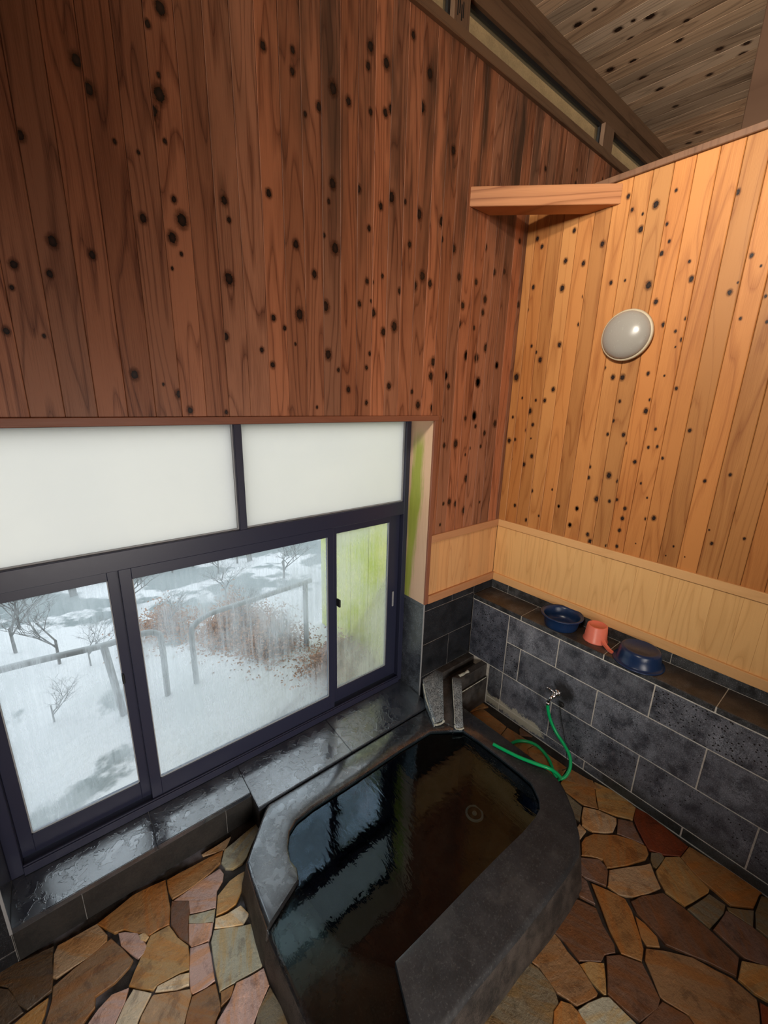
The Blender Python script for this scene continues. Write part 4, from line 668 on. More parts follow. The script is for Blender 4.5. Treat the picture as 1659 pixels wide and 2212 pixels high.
# tiled ledge in front of it
boxo('ledge_core', (-DK+0.009, 0.0, -3.08, -0.007, -0.02, ZS-0.009), 'grout', wr)
boxo('grout', (-DK+0.004, -0.001, -3.08, -0.007, ZS-0.009, ZS-0.003), 'grout', wr)
boxo('grout', (-DK+0.003, -DK+0.009, -3.08, -0.007, 0.0, ZS-0.004), 'grout', wr)
def tB(y1, y0, z0, z1, mat='tile', g=0.0036, c=None):
    v = TB['B'].uniform(0.85, 1.15); boxo('tile', (-DK, -DK+0.009, y0+g, y1-g, z0+g, z1-g), mat, wr, 0.0014, color=c or (v, v, v))
def rowB(z0, z1, ys, mat='tile'):
    for a, b in zip(ys, ys[1:]): tB(a, b, z0, z1, mat)
ext = lambda s: [s-0.5248*k for k in range(1, 6) if s-0.5248*k > -3.05]+[-3.08]
rowB(0.567, 0.768, [-0.317, -0.675, -1.200]+ext(-1.200)); rowB(0.319, 0.567, [-0.317, -0.428, -0.936, -1.459]+ext(-1.459))
rowB(0.063, 0.319, [-0.317, -0.686, -1.201, -1.703]+ext(-1.703)); rowB(0.0, 0.063, [-0.20, -0.317, -0.937, -1.450]+ext(-1.450))
tB(-0.007, -0.317, 0.319, 0.768, c=(.72, .74, .8)); tB(-0.20, -0.317, 0.063, 0.319, c=(.8, .8, .78))
rowB(0.768, ZS-0.001, [-0.007, -0.404, -0.935, -1.4515]+ext(-1.4515), 'stripT')
ys = [-0.007, -0.404, -0.935, -1.4515]+ext(-1.4515)
for a, b in zip(ys, ys[1:]): boxo('ledge_tile', (-DK+0.001, -0.008, b+.002, a-.002, ZS-0.006, ZS), 'tileTop', wr, 0.0014)
ys = [-0.007, -0.151, -0.672, -1.194]+ext(-1.194)
for a, b in zip(ys, ys[1:]): boxo('upstand_tile', (-0.008, 0.0005, b+.0015, a-.0015, ZS+.001, ZB2-.001), 'stripT', wr, 0.0012)
boxo('grout', (-0.005, 0.001, -3.08, -0.007, ZS-0.004, ZB2), 'grout', wr)

# corner brace
def obox(name, p, q, w_, h, mat, parent=None, bev=0.003):
    """horizontal bar from p to q (bottom front edge), width w_ to the left of travel, height h"""
    p, q = Vector(p), Vector(q); n = Vector((-(q-p).y, (q-p).x, 0)).normalized()*w_
    d = (q-p).normalized()
    V = [p, q, q+n-d*0.0, p+n, ]; V = [Vector(v) for v in V]; V += [v+Vector((0, 0, h)) for v in V]
    me = mesh(V, [(3, 2, 1, 0), (4, 5, 6, 7), (0, 1, 5, 4), (1, 2, 6, 5), (2, 3, 7, 6), (3, 0, 4, 7)], name)
    return link(name, me, [M[mat]], parent, color=(1, 1, 1))
V = [(-0.545, -0.001, 3.158), (-0.001, -0.545, 3.158), (-0.001, -0.375, 3.158), (-0.375, -0.001, 3.158)]
V += [(x, y_, 3.250) for x, y_, z in V]
me = mesh(V, [(3, 2, 1, 0), (4, 5, 6, 7), (0, 1, 5, 4), (1, 2, 6, 5), (2, 3, 7, 6), (3, 0, 4, 7)], 'trim_2')
bm = bmesh.new(); bm.from_mesh(me); bmesh.ops.recalc_face_normals(bm, faces=bm.faces[:]); bmesh.ops.bevel(bm, geom=bm.edges[:], offset=0.003, segments=1, affect='EDGES'); bm.to_mesh(me); bm.free()
br = link('trim_2', me, [M['beam']], None, 'structure', (1, 1, 1)); tag(br, 'diagonal reddish timber brace across the top of the wall corner')

# ================================================================ CEILING and the rest of the room
ce = empty('ceiling', kind='structure'); tag(ce, 'grey brown knotty board ceiling sloping under the roof')
zc = lambda yy: 4.150+0.04*yy
kc = {}
PC = 0.094
for x, y_, r in KNOTS['C']: kc.setdefault(int(math.floor((x+4.4)/PC)), []).append((x, y_, max(r, .006)))
for i in range(70):
    a0 = -4.4+PC*i; a1 = min(a0+PC, 2.2)
    if a0 > 2.19: break
    kk = kc.get(i, []); kk = kk+rand_knots(TB['C'], a0, a1, -2.9, -0.9, 2)
    # boards run away from the window wall; front face looks down, so build with a flipped depth
    board('plank', 'C', a0, a1, -3.1, 0.0, 'plankC', ce, tint(0.7, 1.2, 0.06, TB['C']), knots=kk, zf=lambda l: zc(l), th=0.018)
boxo('roof_deck', (-4.4, 2.2, -3.1, 0.06, 4.175, 4.20), 'plaster', ce)
for nm, d, lb in (('wall_back', (-4.4, 2.2, -3.20, -3.10, 0.0, 4.02), 'plain cedar wall behind the bather'), ('wall_far_left', (-4.50, -4.40, -3.10, 0.02, 0.0, 4.15), 'plain cedar wall at the dressing room end'), ('wall_far_right', (2.20, 2.30, -3.10, 0.02, 0.0, 4.15), 'cedar wall beyond the partition')):
    tag(boxo(nm, d, 'panelwall', None, kind='structure'), lb)
pt_ = boxo('trim_3', (0.20, 0.34, -1.10, -0.945, 0.0, zc(-1.0)), 'deepPost', None, 0.004, 'structure'); tag(pt_, 'dark timber post rising behind the partition to the ceiling')

# ================================================================ WALL LAMP
lamp = empty('wall_lamp', (0, -0.6925, 2.512)); tag(lamp, 'round milky grey dome wall lamp on the honey boards', 'lamp')
def latheX(prof, nm, mat, parent, seg=64):   # turned about an axis pointing out of the right wall
    me = lathe(prof, seg, nm); me.transform(Matrix.Rotation(math.radians(-90), 4, 'Y')); return link(nm, me, [M[mat]], parent)
latheX([(0.0, 0.0), (0.108, 0.0), (0.112, 0.018), (0.0, 0.018)], 'base', 'ivory', lamp)
latheX([(0.106, 0.016), (0.122, 0.016), (0.127, 0.021), (0.127, 0.034), (0.123, 0.038), (0.115, 0.038), (0.112, 0.034)], 'rim', 'ivory', lamp)
latheX([(0.118*math.cos(t), 0.036+0.058*math.sin(t)) for t in [i*math.pi/2/14 for i in range(15)]][:-1]+[(0.0, 0.094)], 'cover', 'dome', lamp)

# ================================================================ BASINS AND DIPPER
def basin(name, loc, up, label):
    e = empty(name, loc); tag(e, label, 'basin'); rt, rb, h = 0.112, 0.097, 0.084
    prof = [(0.0, 0.004), (rb-0.022, 0.004), (rb-0.018, 0.0), (rb-0.012, 0.0), (rb-0.004, 0.004), (rb, 0.012), (rb+0.005, 0.034), (rt-0.006, h-0.010), (rt, h-0.004), (rt+0.009, h-0.005), (rt+0.011, h-0.001), (rt+0.008, h+0.002), (rt-0.002, h), (rt-0.010, h-0.010), (rb+0.002, 0.034), (rb-0.004, 0.014), (rb-0.016, 0.007), (0.0, 0.007)]
    me = lathe(prof, 72, 'bowl')
    if not up: me.transform(Matrix.Translation((0, 0, h+0.002)) @ Matrix.Rotation(math.pi, 4, 'X'))
    link('bowl', me, [M['blue']], e)
    rimp = lathe([(rt+0.008, h-0.006), (rt+0.013, h-0.003), (rt+0.013, h+0.001), (rt+0.008, h+0.003)], 72, 'rim')
    if not up: rimp.transform(Matrix.Translation((0, 0, h+0.002)) @ Matrix.Rotation(math.pi, 4, 'X'))
    link('rim', rimp, [M['blue']], e); return e
basin('wash_basin', (-0.124, -0.625, ZS), True, 'navy blue plastic wash basin standing upright on the ledge, left of the dipper')
basin('wash_basin', (-0.130, -1.080, ZS), False, 'navy blue plastic wash basin turned upside down on the ledge, right of the dipper')
dp = empty('dipper', (-0.100, -0.832, ZS)); tag(dp, 'coral pink plastic water dipper turned upside down between the two basins', 'dipper')
link('cup', lathe([(0.0, 0.094), (0.044, 0.094), (0.046, 0.098), (0.050, 0.098), (0.055, 0.094), (0.063, 0.008), (0.068, 0.005), (0.069, 0.0), (0.064, 0.0), (0.060, 0.006), (0.050, 0.084), (0.0, 0.088)], 56, 'cup'), [M['coral']], dp)
hd = Vector((-0.065, -0.120, 0)).normalized(); hn = Vector((-hd.y, hd.x, 0)); V = []; Fc = []
st = [(0.050, 0.010, 0.034, 0.020), (0.062, 0.009, 0.026, 0.018), (0.085, 0.008, 0.016, 0.010), (0.110, 0.008, 0.010, 0.006), (0.128, 0.0085, 0.008, 0.005), (0.140, 0.007, 0.008, 0.006), (0.145, 0.003, 0.008, 0.007)]
for d_, w_, z1, z0 in st:
    for s_, z in ((-1, z0-0.004 if z0 > .006 else 0.001), (1, z0-0.004 if z0 > .006 else 0.001), (1, z1), (0.45, z1-0.003), (-0.45, z1-0.003), (-1, z1)): V.append(hd*(d_+0.006)+hn*w_*1.35*s_+Vector((0, 0, z)))
for i in range(len(st)-1):
    for k in range(6): Fc.append((i*6+k, i*6+(k+1) % 6, (i+1)*6+(k+1) % 6, (i+1)*6+k))
Fc += [tuple(reversed(range(6))), tuple(range((len(st)-1)*6, len(st)*6))]
link('handle', mesh(V, Fc, 'handle'), [M['coral']], dp)

# ================================================================ FAUCET, CORD AND HOSE
fa = empty('wall_faucet', (-DK, -0.712, 0.408)); tag(fa, 'small chrome wall faucet with lever on the dark ledge tiles', 'faucet')
latheX([(0.0, 0.0), (0.024, 0.0), (0.026, 0.004), (0.018, 0.010), (0.013, 0.014), (0.0, 0.014)], 'escutcheon', 'chrome', fa, 32)
link('body', join(tube([(-0.010, 0, 0), (-0.060, 0, 0)], 0.0125, 20), tube([(-0.030, 0, 0), (-0.052, 0, 0)], 0.0165, 6), tube([(-0.046, 0, 0.0), (-0.046, 0, 0.026)], 0.010, 16), tube(crom([(-0.055, 0, 0), (-0.068, 0.004, -0.008), (-0.072, 0.010, -0.026), (-0.072, 0.014, -0.044)]), 0.009, 16), name='body'), [M['chrome']], fa)
link('lever', join(tube([(-0.046, 0, 0.024), (-0.046, 0, 0.034)], 0.012, 16), tube([(-0.046, 0.0, 0.031), (-0.052, 0.030, 0.037), (-0.056, 0.048, 0.040)], [0.006, 0.0055, 0.004], 12), name='lever'), [M['chrome']], fa)
link('hose_nut', tube([(-0.072, 0.014, -0.042), (-0.072, 0.015, -0.058)], 0.0125, 20, 'hose_nut'), [M['chrome']], fa)
cd = empty('plug_cord', (-DK-0.012, -0.735, 0.37)); tag(cd, 'thin black cord with a round rubber plug hanging below the faucet', 'cord')
link('cord', tube(crom([(-0.012, -0.004, 0.02), (0.0, -0.03, -0.10), (-0.006, -0.072, -0.22), (-0.03, -0.115, -0.325), (-0.06, -0.14, -0.360), (-0.10, -0.13, -0.364)]), 0.0022, 6, 'cord'), [M['rubber']], cd)
link('plug', (lambda m_: (m_.transform(Matrix.Translation((-0.002, -0.020, -0.015)) @ Matrix.Rotation(math.radians(-90), 4, 'Y')), m_)[1])(lathe([(0.0, -0.008), (0.014, -0.008), (0.017, -0.004), (0.017, 0.004), (0.014, 0.008), (0.0, 0.008)], 24, 'plug')), [M['rubber']], cd)
hp = [(-0.287, -0.698, 0.352), (-0.286, -0.703, 0.315), (-0.278, -0.722, 0.252), (-0.272, -0.766, 0.185), (-0.275, -0.826, 0.140), (-0.293, -0.878, 0.105), (-0.325, -0.905, 0.062), (-0.368, -0.905, 0.024), (-0.402, -0.885, 0.0105), (-0.395, -0.850, 0.0105), (-0.350, -0.805, 0.0105), (-0.315, -0.760, 0.0105), (-0.292, -0.705, 0.0105), (-0.288, -0.650, 0.0105), (-0.315, -0.600, 0.0105), (-0.365, -0.565, 0.0105), (-0.430, -0.560, 0.0105), (-0.490, -0.600, 0.0105), (-0.515, -0.680, 0.0105), (-0.505, -0.780, 0.012), (-0.470, -0.860, 0.018), (-0.455, -0.905, 0.060), (-0.490, -0.915, 0.120), (-0.545, -0.885, 0.176), (-0.585, -0.820, 0.1835), (-0.618, -0.740, 0.1815), (-0.642, -0.660, 0.1815), (-0.662, -0.585, 0.1825)]
ho = empty('garden_hose', hp[8]); tag(ho, 'bright green rubber hose running from the faucet over the tub rim', 'hose')
link('hose', (lambda m_: (m_.transform(Matrix.Translation(-Vector(hp[8]))), m_)[1])(tube(crom(hp, 8), 0.0098, 14, 'hose')), [M['green']], ho)

# ================================================================ STONE TUB
tub = empty('stone_bathtub', (-1.3, -0.7, 0.0)); tag(tub, 'low angular dark stone bathtub brim full of water beside the window sill', 'bathtub')
ZR, ZW, ZN = 0.170, 0.148, 0.134
# stations: outer point, inner point, rim height
ST = [((-1.885, -0.114), (-1.700, -0.268), ZR), ((-1.500, -0.114), (-1.500, -0.272), ZR), ((-1.100, -0.115), (-1.120, -0.268), ZR), ((-0.740, -0.116), (-0.880, -0.276), ZR), ((-0.548, -0.180), (-0.712, -0.390), ZR), ((-0.545, -0.420), (-0.698, -0.520), ZR),
 ((-0.545, -0.640), (-0.694, -0.660), ZR), ((-0.547, -0.800), (-0.694, -0.790), ZR), ((-0.556, -0.940), (-0.700, -0.865), ZR), ((-0.600, -1.015), (-0.725, -0.905), ZR), ((-0.670, -1.092), (-0.755, -0.945), ZR), ((-0.763, -1.168), (-0.795, -0.975), ZR), ((-0.859, -1.214), (-0.850, -0.986), ZR),
 ((-0.990, -1.222), (-0.960, -0.990), ZR), ((-1.150, -1.222), (-1.120, -0.984), ZR), ((-1.350, -1.218), (-1.350, -0.979), ZR), ((-1.600, -1.208), (-1.600, -0.977), ZR), ((-1.860, -1.205), (-1.762, -0.974), ZR),
 ((-1.862, -1.206), (-1.7635, -0.975), ZN), ((-1.930, -1.190), (-1.815, -0.900), ZN), ((-2.030, -1.110), (-1.850, -0.845), ZN), ((-2.083, -1.000), (-1.878, -0.775), ZN), ((-2.090, -0.850), (-1.892, -0.690), ZN), ((-2.092, -0.700), (-1.902, -0.610), ZN), ((-2.092, -0.600), (-1.912, -0.516), ZN),
 ((-2.092, -0.592), (-1.912, -0.512), ZR), ((-2.086, -0.500), (-1.898, -0.470), ZR), ((-2.076, -0.400), (-1.907, -0.425), ZR), ((-2.066, -0.312), (-1.890, -0.368), ZR), ((-1.996, -0.235), (-1.852, -0.308), ZR), ((-1.935, -0.168), (-1.800, -0.278), ZR)]
n = len(ST); V = []; Fc = []; mi = []
def lev(fn):
    b = len(V)
    for i, (o_, i_, z_) in enumerate(ST): V.append(fn(Vector((*o_, 0)), Vector((*i_, 0)), z_, i))
    return b
def mixp(a, b, t, z): p = a.lerp(b, t); return Vector((p.x, p.y, z))
rt = random.Random(4); jit = [rt.uniform(-1, 1) for _ in range(n*3)]
L = [lev(lambda o_, i_, z, i: mixp(o_, i_, -0.16+0.03*jit[i], -0.02)), lev(lambda o_, i_, z, i: mixp(o_, i_, -0.11+0.03*jit[i+n], 0.05)), lev(lambda o_, i_, z, i: mixp(o_, i_, -0.04+0.015*jit[i], 0.11)),
     lev(lambda o_, i_, z, i: mixp(o_, i_, 0.0, z-0.016)), lev(lambda o_, i_, z, i: mixp(o_, i_, 0.035, z-0.005)), lev(lambda o_, i_, z, i: mixp(o_, i_, 0.10, z)),
     lev(lambda o_, i_, z, i: mixp(o_, i_, 0.94, z)), lev(lambda o_, i_, z, i: mixp(o_, i_, 0.985, z-0.003)), lev(lambda o_, i_, z, i: mixp(o_, i_, 1.0, z-0.012)), lev(lambda o_, i_, z, i: mixp(o_, i_, 1.02, -0.22)), lev(lambda o_, i_, z, i: mixp(o_, i_, 1.10, -0.30))]
for a, b in zip(L, L[1:]):
    for i in range(n):
        j = (i+1) % n; Fc.append((a+i, a+j, b+j, b+i)); mi.append(1 if b <= L[3] else (2 if b > L[8] else 0))
Fc.append(tuple(L[-1]+i for i in range(n))); mi.append(2)
me = mesh(V, Fc, 'tub_body'); bm = bmesh.new(); bm.from_mesh(me); bm.faces.ensure_lookup_table()
for f, m_ in zip(bm.faces, mi): f.material_index = m_; f.smooth = True
bmesh.ops.recalc_face_normals(bm, faces=bm.faces[:])
for e in bm.edges:
    if len(e.link_faces) == 2 and e.calc_face_angle(0) > math.radians(38): e.smooth = False
bm.to_mesh(me); bm.free(); me.transform(Matrix.Translation((1.3, 0.7, 0)))
# materials read object space, so keep the mesh in the tub's frame but shift the texture the same way
body = link('tub_body', me, [M['tub'], M['tubside'], M['tubin']], tub)
dr = join(lathe([(0.042, 0.001), (0.044, 0.009), (0.052, 0.009), (0.056, 0.0)], 40), lathe([(0.0, 0.010), (0.012, 0.010), (0.015, 0.003)], 24), name='drain')
link('drain_cup', lathe([(0.0, 0.003), (0.043, 0.003), (0.043, 0.0)], 40, 'drain_cup'), [M['rubber']], tub).location = (0.545, 0.130, -0.30)
dro = link('drain', dr, [simple('pale drain metal', (0.80, 0.86, 0.84), 0.4, 0.0)], tub); dro.location = (0.545, 0.130, -0.30); dro['label'] = 'pale round drain fitting'
# water
wp = [i_ for (o_, i_, z_) in ST]
wat_pts = []
for (o_, i_, z_) in ST:
    if z_ == ZR: wat_pts.append(mixp(Vector((*o_, 0)), Vector((*i_, 0)), 0.996, 0)[:2])
    else: wat_pts.append(mixp(Vector((*o_, 0)), Vector((*i_, 0)), 0.02, 0)[:2])
V = [(x, y_, ZW-(0.006 if ST[i][2] == ZN else 0)) for i, (x, y_) in enumerate(wat_pts)]
n0 = len(V); ins = [(mixp(Vector((*o_, 0)), Vector((*i_, 0)), 1.0, ZW)) if z_ == ZR else mixp(Vector((*o_, 0)), Vector((*i_, 0)), 0.10, ZW) for (o_, i_, z_) in ST]
wme = bpy.data.meshes.new('water'); bm = bmesh.new()
f = bm.faces.new([bm.verts.new((x, y_, ZW)) for x, y_ in wat_pts]); 
if f.normal.z < 0: f.normal_flip()
bm.normal_update()
if bm.faces[:][0].normal.z < 0: bmesh.ops.reverse_faces(bm, faces=bm.faces[:])
bm.to_mesh(wme); bm.free()
wt = link('bath_water', wme, [M['water']]); tag(wt, 'dark still bath water mirroring the window panes', 'water')

# ================================================================ WATER SPOUT
sp = empty('water_spout', (-0.40, -0.10, 0.0)); tag(sp, 'stone trough and sloping granite spout in the corner feeding the tub', 'spout')
off = Matrix.Translation((0.40, 0.10, 0.0))
def hexa(name, bot, top, mat, bev=0.003):
    V = [Vector(p) for p in bot]+[Vector(p) for p in top]; k = len(bot)
    Fc = [tuple(reversed(range(k))), tuple(range(k, 2*k))]+[(i, (i+1) % k, k+(i+1) % k, k+i) for i in range(k)]
    me = mesh(V, Fc, name); bm = bmesh.new(); bm.from_mesh(me); bmesh.ops.recalc_face_normals(bm, faces=bm.faces[:])
    if bev: bmesh.ops.bevel(bm, geom=bm.edges[:], offset=bev, segments=1, affect='EDGES')
    bm.to_mesh(me); bm.free(); me.transform(off); return link(name, me, [M[mat]], sp, color=(1, 1, 1))
def flat(pts, z): return [(x, y_, z) for x, y_ in pts]
ZTp = 0.320
hexa('back_wall', flat([(-DK-.001, -0.007), (-0.700, -0.007), (-0.556, -0.062), (-DK-.001, -0.062)], 0.10), flat([(-DK-.001, -0.007), (-0.572, -0.007), (-0.556, -0.062), (-DK-.001, -0.062)], ZTp), 'spoutDark')
hexa('front_wall', flat([(-DK-.001, -0.132), (-0.537, -0.132), (-0.500, -0.184), (-DK-.001, -0.184)], 0.222), flat([(-DK-.001, -0.132), (-0.537, -0.132), (-0.500, -0.184), (-DK-.001, -0.184)], ZTp), 'spoutDark')
hexa('channel_bed', flat([(-DK-.001, -0.060), (-0.56, -0.060), (-0.54, -0.134), (-DK-.001, -0.134)], 0.20), flat([(-DK-.001, -0.060), (-0.56, -0.060), (-0.54, -0.134), (-DK-.001, -0.134)], 0.262), 'spoutDark')
hexa('base_block', flat([(-DK-.001, -0.062), (-0.542, -0.062), (-0.542, -0.197), (-DK-.001, -0.197)], 0.0), flat([(-DK-.001, -0.062), (-0.56, -0.062), (-0.50, -0.197), (-DK-.001, -0.197)], 0.220), 'spoutDark')
# the two cheeks of the chute, running down at an angle over the rim
hexa('cheek', [(-0.690, -0.008, 0.19), (-0.572, -0.008, 0.19), (-0.556, -0.062, 0.19), (-0.762, -0.280, 0.172), (-0.845, -0.268, 0.172), (-0.768, -0.115, 0.182)],
     [(-0.700, -0.008, 0.300), (-0.572, -0.008, ZTp), (-0.556, -0.062, ZTp), (-0.768, -0.282, 0.203), (-0.812, -0.252, 0.203), (-0.752, -0.110, 0.258)], 'granite', 0.002)
hexa('cheek', [(-0.537, -0.132, 0.19), (-0.500, -0.184, 0.19), (-0.705, -0.395, 0.172), (-0.750, -0.368, 0.172)],
     [(-0.537, -0.132, ZTp), (-0.500, -0.184, ZTp), (-0.685, -0.368, 0.203), (-0.745, -0.350, 0.203)], 'granite', 0.002)
hexa('chute_bed', [(-0.556, -0.062, 0.19), (-0.537, -0.132, 0.19), (-0.745, -0.350, 0.172), (-0.765, -0.280, 0.172)],
     [(-0.556, -0.062, 0.262), (-0.537, -0.132, 0.262), (-0.740, -0.345, 0.180), (-0.762, -0.276, 0.180)], 'spoutDark', 0)
# lime crusts
def crust(pts, r, seedn):
    rr = random.Random(seedn); ms = []
    P = crom(pts, 6); rad = [r*rr.uniform(0.6, 1.3) for _ in P]
    me = tube(P, rad, 8); me.transform(off); return me
link('lime_crust', join(crust([(-0.712, -0.030, 0.285), (-0.738, -0.070, 0.262), (-0.766, -0.120, 0.236), (-0.792, -0.185, 0.210), (-0.825, -0.255, 0.186)], 0.0055, 1), crust([(-0.836, -0.262, 0.182), (-0.815, -0.275, 0.182), (-0.785, -0.285, 0.186), (-0.768, -0.284, 0.196)], 0.0065, 2),
     crust([(-0.745, -0.352, 0.196), (-0.748, -0.368, 0.182), (-0.722, -0.388, 0.178), (-0.702, -0.392, 0.180)], 0.005, 3), crust([(-0.545, -0.140, 0.316), (-0.61, -0.21, 0.284), (-0.70, -0.305, 0.235), (-0.745, -0.350, 0.205)], 0.0022, 4), crust([(-0.500, -0.198, 0.222), (-0.38, -0.198, 0.222), (-0.22, -0.198, 0.222)], 0.0028, 5), name='lime_crust'), [M['lime']], sp)
stn = crust([(-0.40, -0.158, 0.320), (-0.455, -0.158, 0.321), (-0.49, -0.156, 0.320)], 0.011, 6); link('lime_patch', stn, [M['lime']], sp)
ws = empty('water_stream', (-0.752, -0.312, ZW)); tag(ws, 'thin stream of water dripping from the spout into the tub', 'water')
def drop(c, r): 
    me = lathe([(0, -r), (r*.7, -r*.7), (r, 0), (r*.6, r*.9), (0, r*1.6)], 8); me.transform(Matrix.Translation(c)); return me
link('stream', tube([(0.0, 0.004, 0.034), (-0.004, 0.0, 0.020), (-0.005, -0.002, 0.004)], [0.007, 0.0045, 0.003], 8, 'stream'), [M['stream']], ws)
link('ripple_drops', join(*[drop((R_.uniform(-.02, .02), R_.uniform(-.055, -.005), R_.uniform(.002, .008)), R_.uniform(.0015, .003)) for _ in range(9)], name='ripple_drops'), [M['stream']], ws, 'stuff')

# ================================================================ OUTSIDE
def hgt(x, y_):
    z = -0.42-0.10*max(0, y_-3.4)-0.012*max(0, y_-3.4)**2
    z += 0.10*noise.noise(Vector((x*0.9, y_*0.9, 1.3)))+0.05*noise.noise(Vector((x*2.6, y_*2.6, 4.1)))
    if y_ < 0.9: z += 0.10*(0.9-y_)
    return z
V = []; Fc = []; nx, ny = 100, 70
for j in range(ny+1):
    for i in range(nx+1):
        x = -9+14*i/nx; y_ = 0.30+(j/ny)**1.5*16; V.append((x, y_, hgt(x, y_)))
for j in range(ny):
    for i in range(nx): k = j*(nx+1)+i; Fc.append((k, k+1, k+nx+2, k+nx+1))
sg = link('snow_ground', mesh(V, Fc, 'snow_ground', True), [M['snow']], None, 'structure'); tag(sg, 'uneven snow with melted grassy patches outside the window', 'snow')
def rail(loc, pts_main, posts_, label):
    e = empty('handrail', loc); tag(e, label, 'handrail'); o_ = Matrix.Translation(-Vector(loc))
    m_ = tube(crom(pts_main, 8), 0.024, 12, 'rail'); m_.transform(o_); link('rail', m_, [M['steelpipe']], e)
    for p in posts_:
        m_ = tube(p, 0.026, 12, 'post'); m_.transform(o_); link('post', m_, [M['steelpipe']], e)
rail((-1.732, 1.8, -0.42), [(-1.732, 1.8, -0.45), (-1.732, 1.8, 0.12), (-1.70, 1.8, 0.215), (-1.62, 1.8, 0.262), (-1.49, 1.8, 0.285), (-1.10, 1.8, 0.300), (-0.55, 1.8, 0.33)], [[(-0.62, 1.8, 0.32), (-0.62, 1.8, -0.45)]], 'curved grey pipe handrail outside the widest pane, running right')
rail((-1.965, 1.8, -0.42), [(-1.973, 1.8, -0.45), (-1.968, 1.8, 0.14), (-2.0, 1.8, 0.24), (-2.10, 1.8, 0.272), (-2.38, 1.8, 0.268), (-2.83, 1.8, 0.300), (-3.4, 1.8, 0.32)], [[(-2.36, 1.8, 0.26), (-2.30, 1.8, -0.45)], [(-3.2, 1.8, 0.31), (-3.2, 1.8, -0.45)]], 'curved grey pipe handrail running left past the leftmost sash')
def tree_mesh(seed, H=3.2, dep=4, spread=0.55, r0=0.05):
    rr = random.Random(seed); ms = []; V = []; Fc = []
    def seg(p, q_, ra, rb):
        d = (q_-p).normalized(); a = d.orthogonal().normalized(); b = d.cross(a); k0 = len(V)
        for c, r in ((p, ra), (q_, rb)):
            for t in range(4): V.append(c+(a*math.cos(t*math.pi/2)+b*math.sin(t*math.pi/2))*r)
        for t in range(4): Fc.append((k0+t, k0+(t+1) % 4, k0+4+(t+1) % 4, k0+4+t))
    def grow(p, d, L, r, k):
        q_ = p+d*L; seg(p, q_, r, r*0.7)
        if k == 0: return
        for _ in range(3 if k > 1 else 2):
            nd = (d+Vector((rr.uniform(-1, 1), rr.uniform(-1, 1), rr.uniform(-.3, .7)))*spread).normalized(); grow(p+d*L*rr.uniform(.55, 1), nd, L*rr.uniform(.55, .8), r*0.55, k-1)
    grow(Vector((0, 0, -0.1)), Vector((rr.uniform(-.1, .1), rr.uniform(-.1, .1), 1)).normalized(), H*0.35, r0, dep)
    return mesh(V, Fc, 'branches')
tms = [tree_mesh(s, 3.2, 5) for s in (1, 2, 3)]
for t_ in tms: t_.materials.append(M['bark'])
rt2 = random.Random(8); placed = []
for k in range(14):
    for _ in range(60):
        x, y_ = rt2.uniform(-5.5, 2.5), rt2.uniform(4.2, 12)
        if all(math.dist((x, y_), p) > 2.2 for p in placed): break
    placed.append((x, y_))
    o = bpy.data.objects.new('bare_tree', tms[k % 3]); COL.objects.link(o); o.location = (x, y_, hgt(x, y_)); o.rotation_euler[2] = rt2.uniform(0, 6); s_ = rt2.uniform(.7, 1.3); o.scale = (s_, s_, s_)
    tag(o, 'bare grey tree on the snowy slope beyond the misted glass', 'tree', 'bare trees on the snowy slope')
bms = [tree_mesh(s, 1.0, 6, 0.95, 0.013) for s in (11, 12)]
for t_ in bms: t_.materials.append(M['bark'])
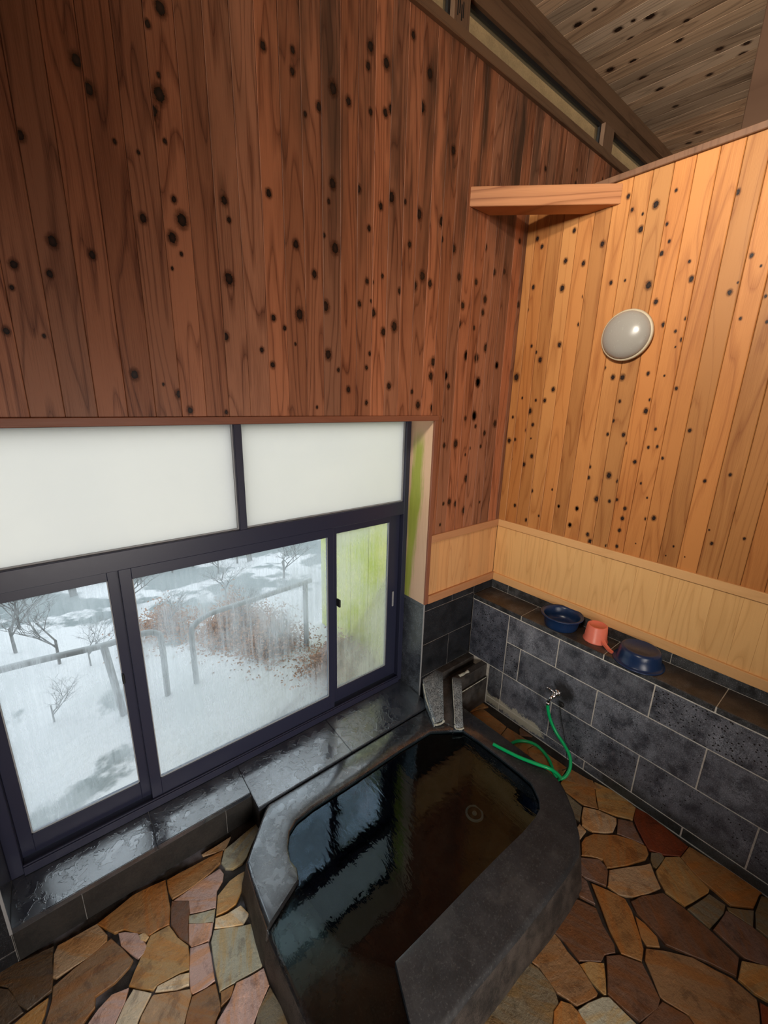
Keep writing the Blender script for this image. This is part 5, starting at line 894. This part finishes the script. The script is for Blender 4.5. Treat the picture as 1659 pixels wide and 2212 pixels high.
def leaves(seed, nl, sx_, sy_, sz_):
    rr = random.Random(seed); V = []; Fc = []
    for _ in range(nl):
        th_ = rr.uniform(0, 6.283); q_ = min(abs(rr.gauss(0, .75)), 1.75)*rr.uniform(.5, 1.0); c = Vector((math.cos(th_)*q_*sx_*1.35, math.sin(th_)*q_*sy_*1.35, .02+abs(rr.gauss(0, sz_))*max(0.15, 1.1-q_*.6))); a = Vector((rr.uniform(-1, 1), rr.uniform(-1, 1), rr.uniform(-.6, .6))).normalized(); b = a.orthogonal().normalized(); l, w_ = rr.uniform(.010, .024), rr.uniform(.005, .010); k0 = len(V)
        V += [c-a*l, c+b*w_, c+a*l, c-b*w_]; Fc.append((k0, k0+1, k0+2, k0+3))
    return mesh(V, Fc, 'leaves')
def shrub(x, y_, sc__, lf, label):
    e = empty('shrub', (x, y_, hgt(x, y_))); tag(e, label, 'shrub')
    a = bpy.data.objects.new('branches', bms[int(abs(x*10)) % 2]); COL.objects.link(a); a.parent = e; a.scale = (sc__, sc__, sc__*.8); a['kind'] = 'stuff'
    if lf: link('leaves', leaves(int(abs(x*100)), lf, .30*sc__, .25*sc__, .14*sc__), [M['leaf']], e, 'stuff')
shrub(-1.15, 2.45, 1.2, 9000, 'brown leaved bush behind the handrail in the widest pane')
shrub(-0.95, 1.95, 0.9, 7000, 'russet bush outside the narrow right sash')
shrub(-0.55, 1.30, 0.8, 7000, 'low russet undergrowth by the yellow green board')
shrub(-1.75, 2.9, 1.0, 2500, 'thin shrub between the two handrail posts')
shrub(-2.75, 2.05, 0.75, 0, 'bare twiggy bush low in the leftmost sash')
shrub(-2.45, 2.75, 0.9, 0, 'bare bush behind the left handrail')
rb = random.Random(17); placed2 = [(-1.15, 2.45), (-1.75, 2.9), (-2.45, 2.75)]
for k in range(22):
    for _ in range(60):
        x, y_ = rb.uniform(-4.2, 0.2), rb.uniform(2.9, 6.4)
        if all(math.dist((x, y_), p) > 0.95 for p in placed2): break
    placed2.append((x, y_)); m_ = bms[k % 2]
    o = bpy.data.objects.new('bare_shrub', m_); COL.objects.link(o); s_ = rb.uniform(1.0, 1.8); o.scale = (s_, s_, s_*.8); o.location = (x, y_, hgt(x, y_)); o.rotation_euler[2] = rb.uniform(0, 6)
    tag(o, 'grey leafless undergrowth poking out of the snow behind the handrails', 'shrub', 'leafless undergrowth behind the handrails')
yb = empty('outer_side_board', (-0.20, 0.75, -0.45)); tag(yb, 'yellow green algae covered board outside the right sash', 'board')
for k in range(6):
    boxo('board', (-0.015, 0.015, -0.38+k*.30, -0.084+k*.30, 0.0, 2.7), 'yellowboard', yb, 0.003)
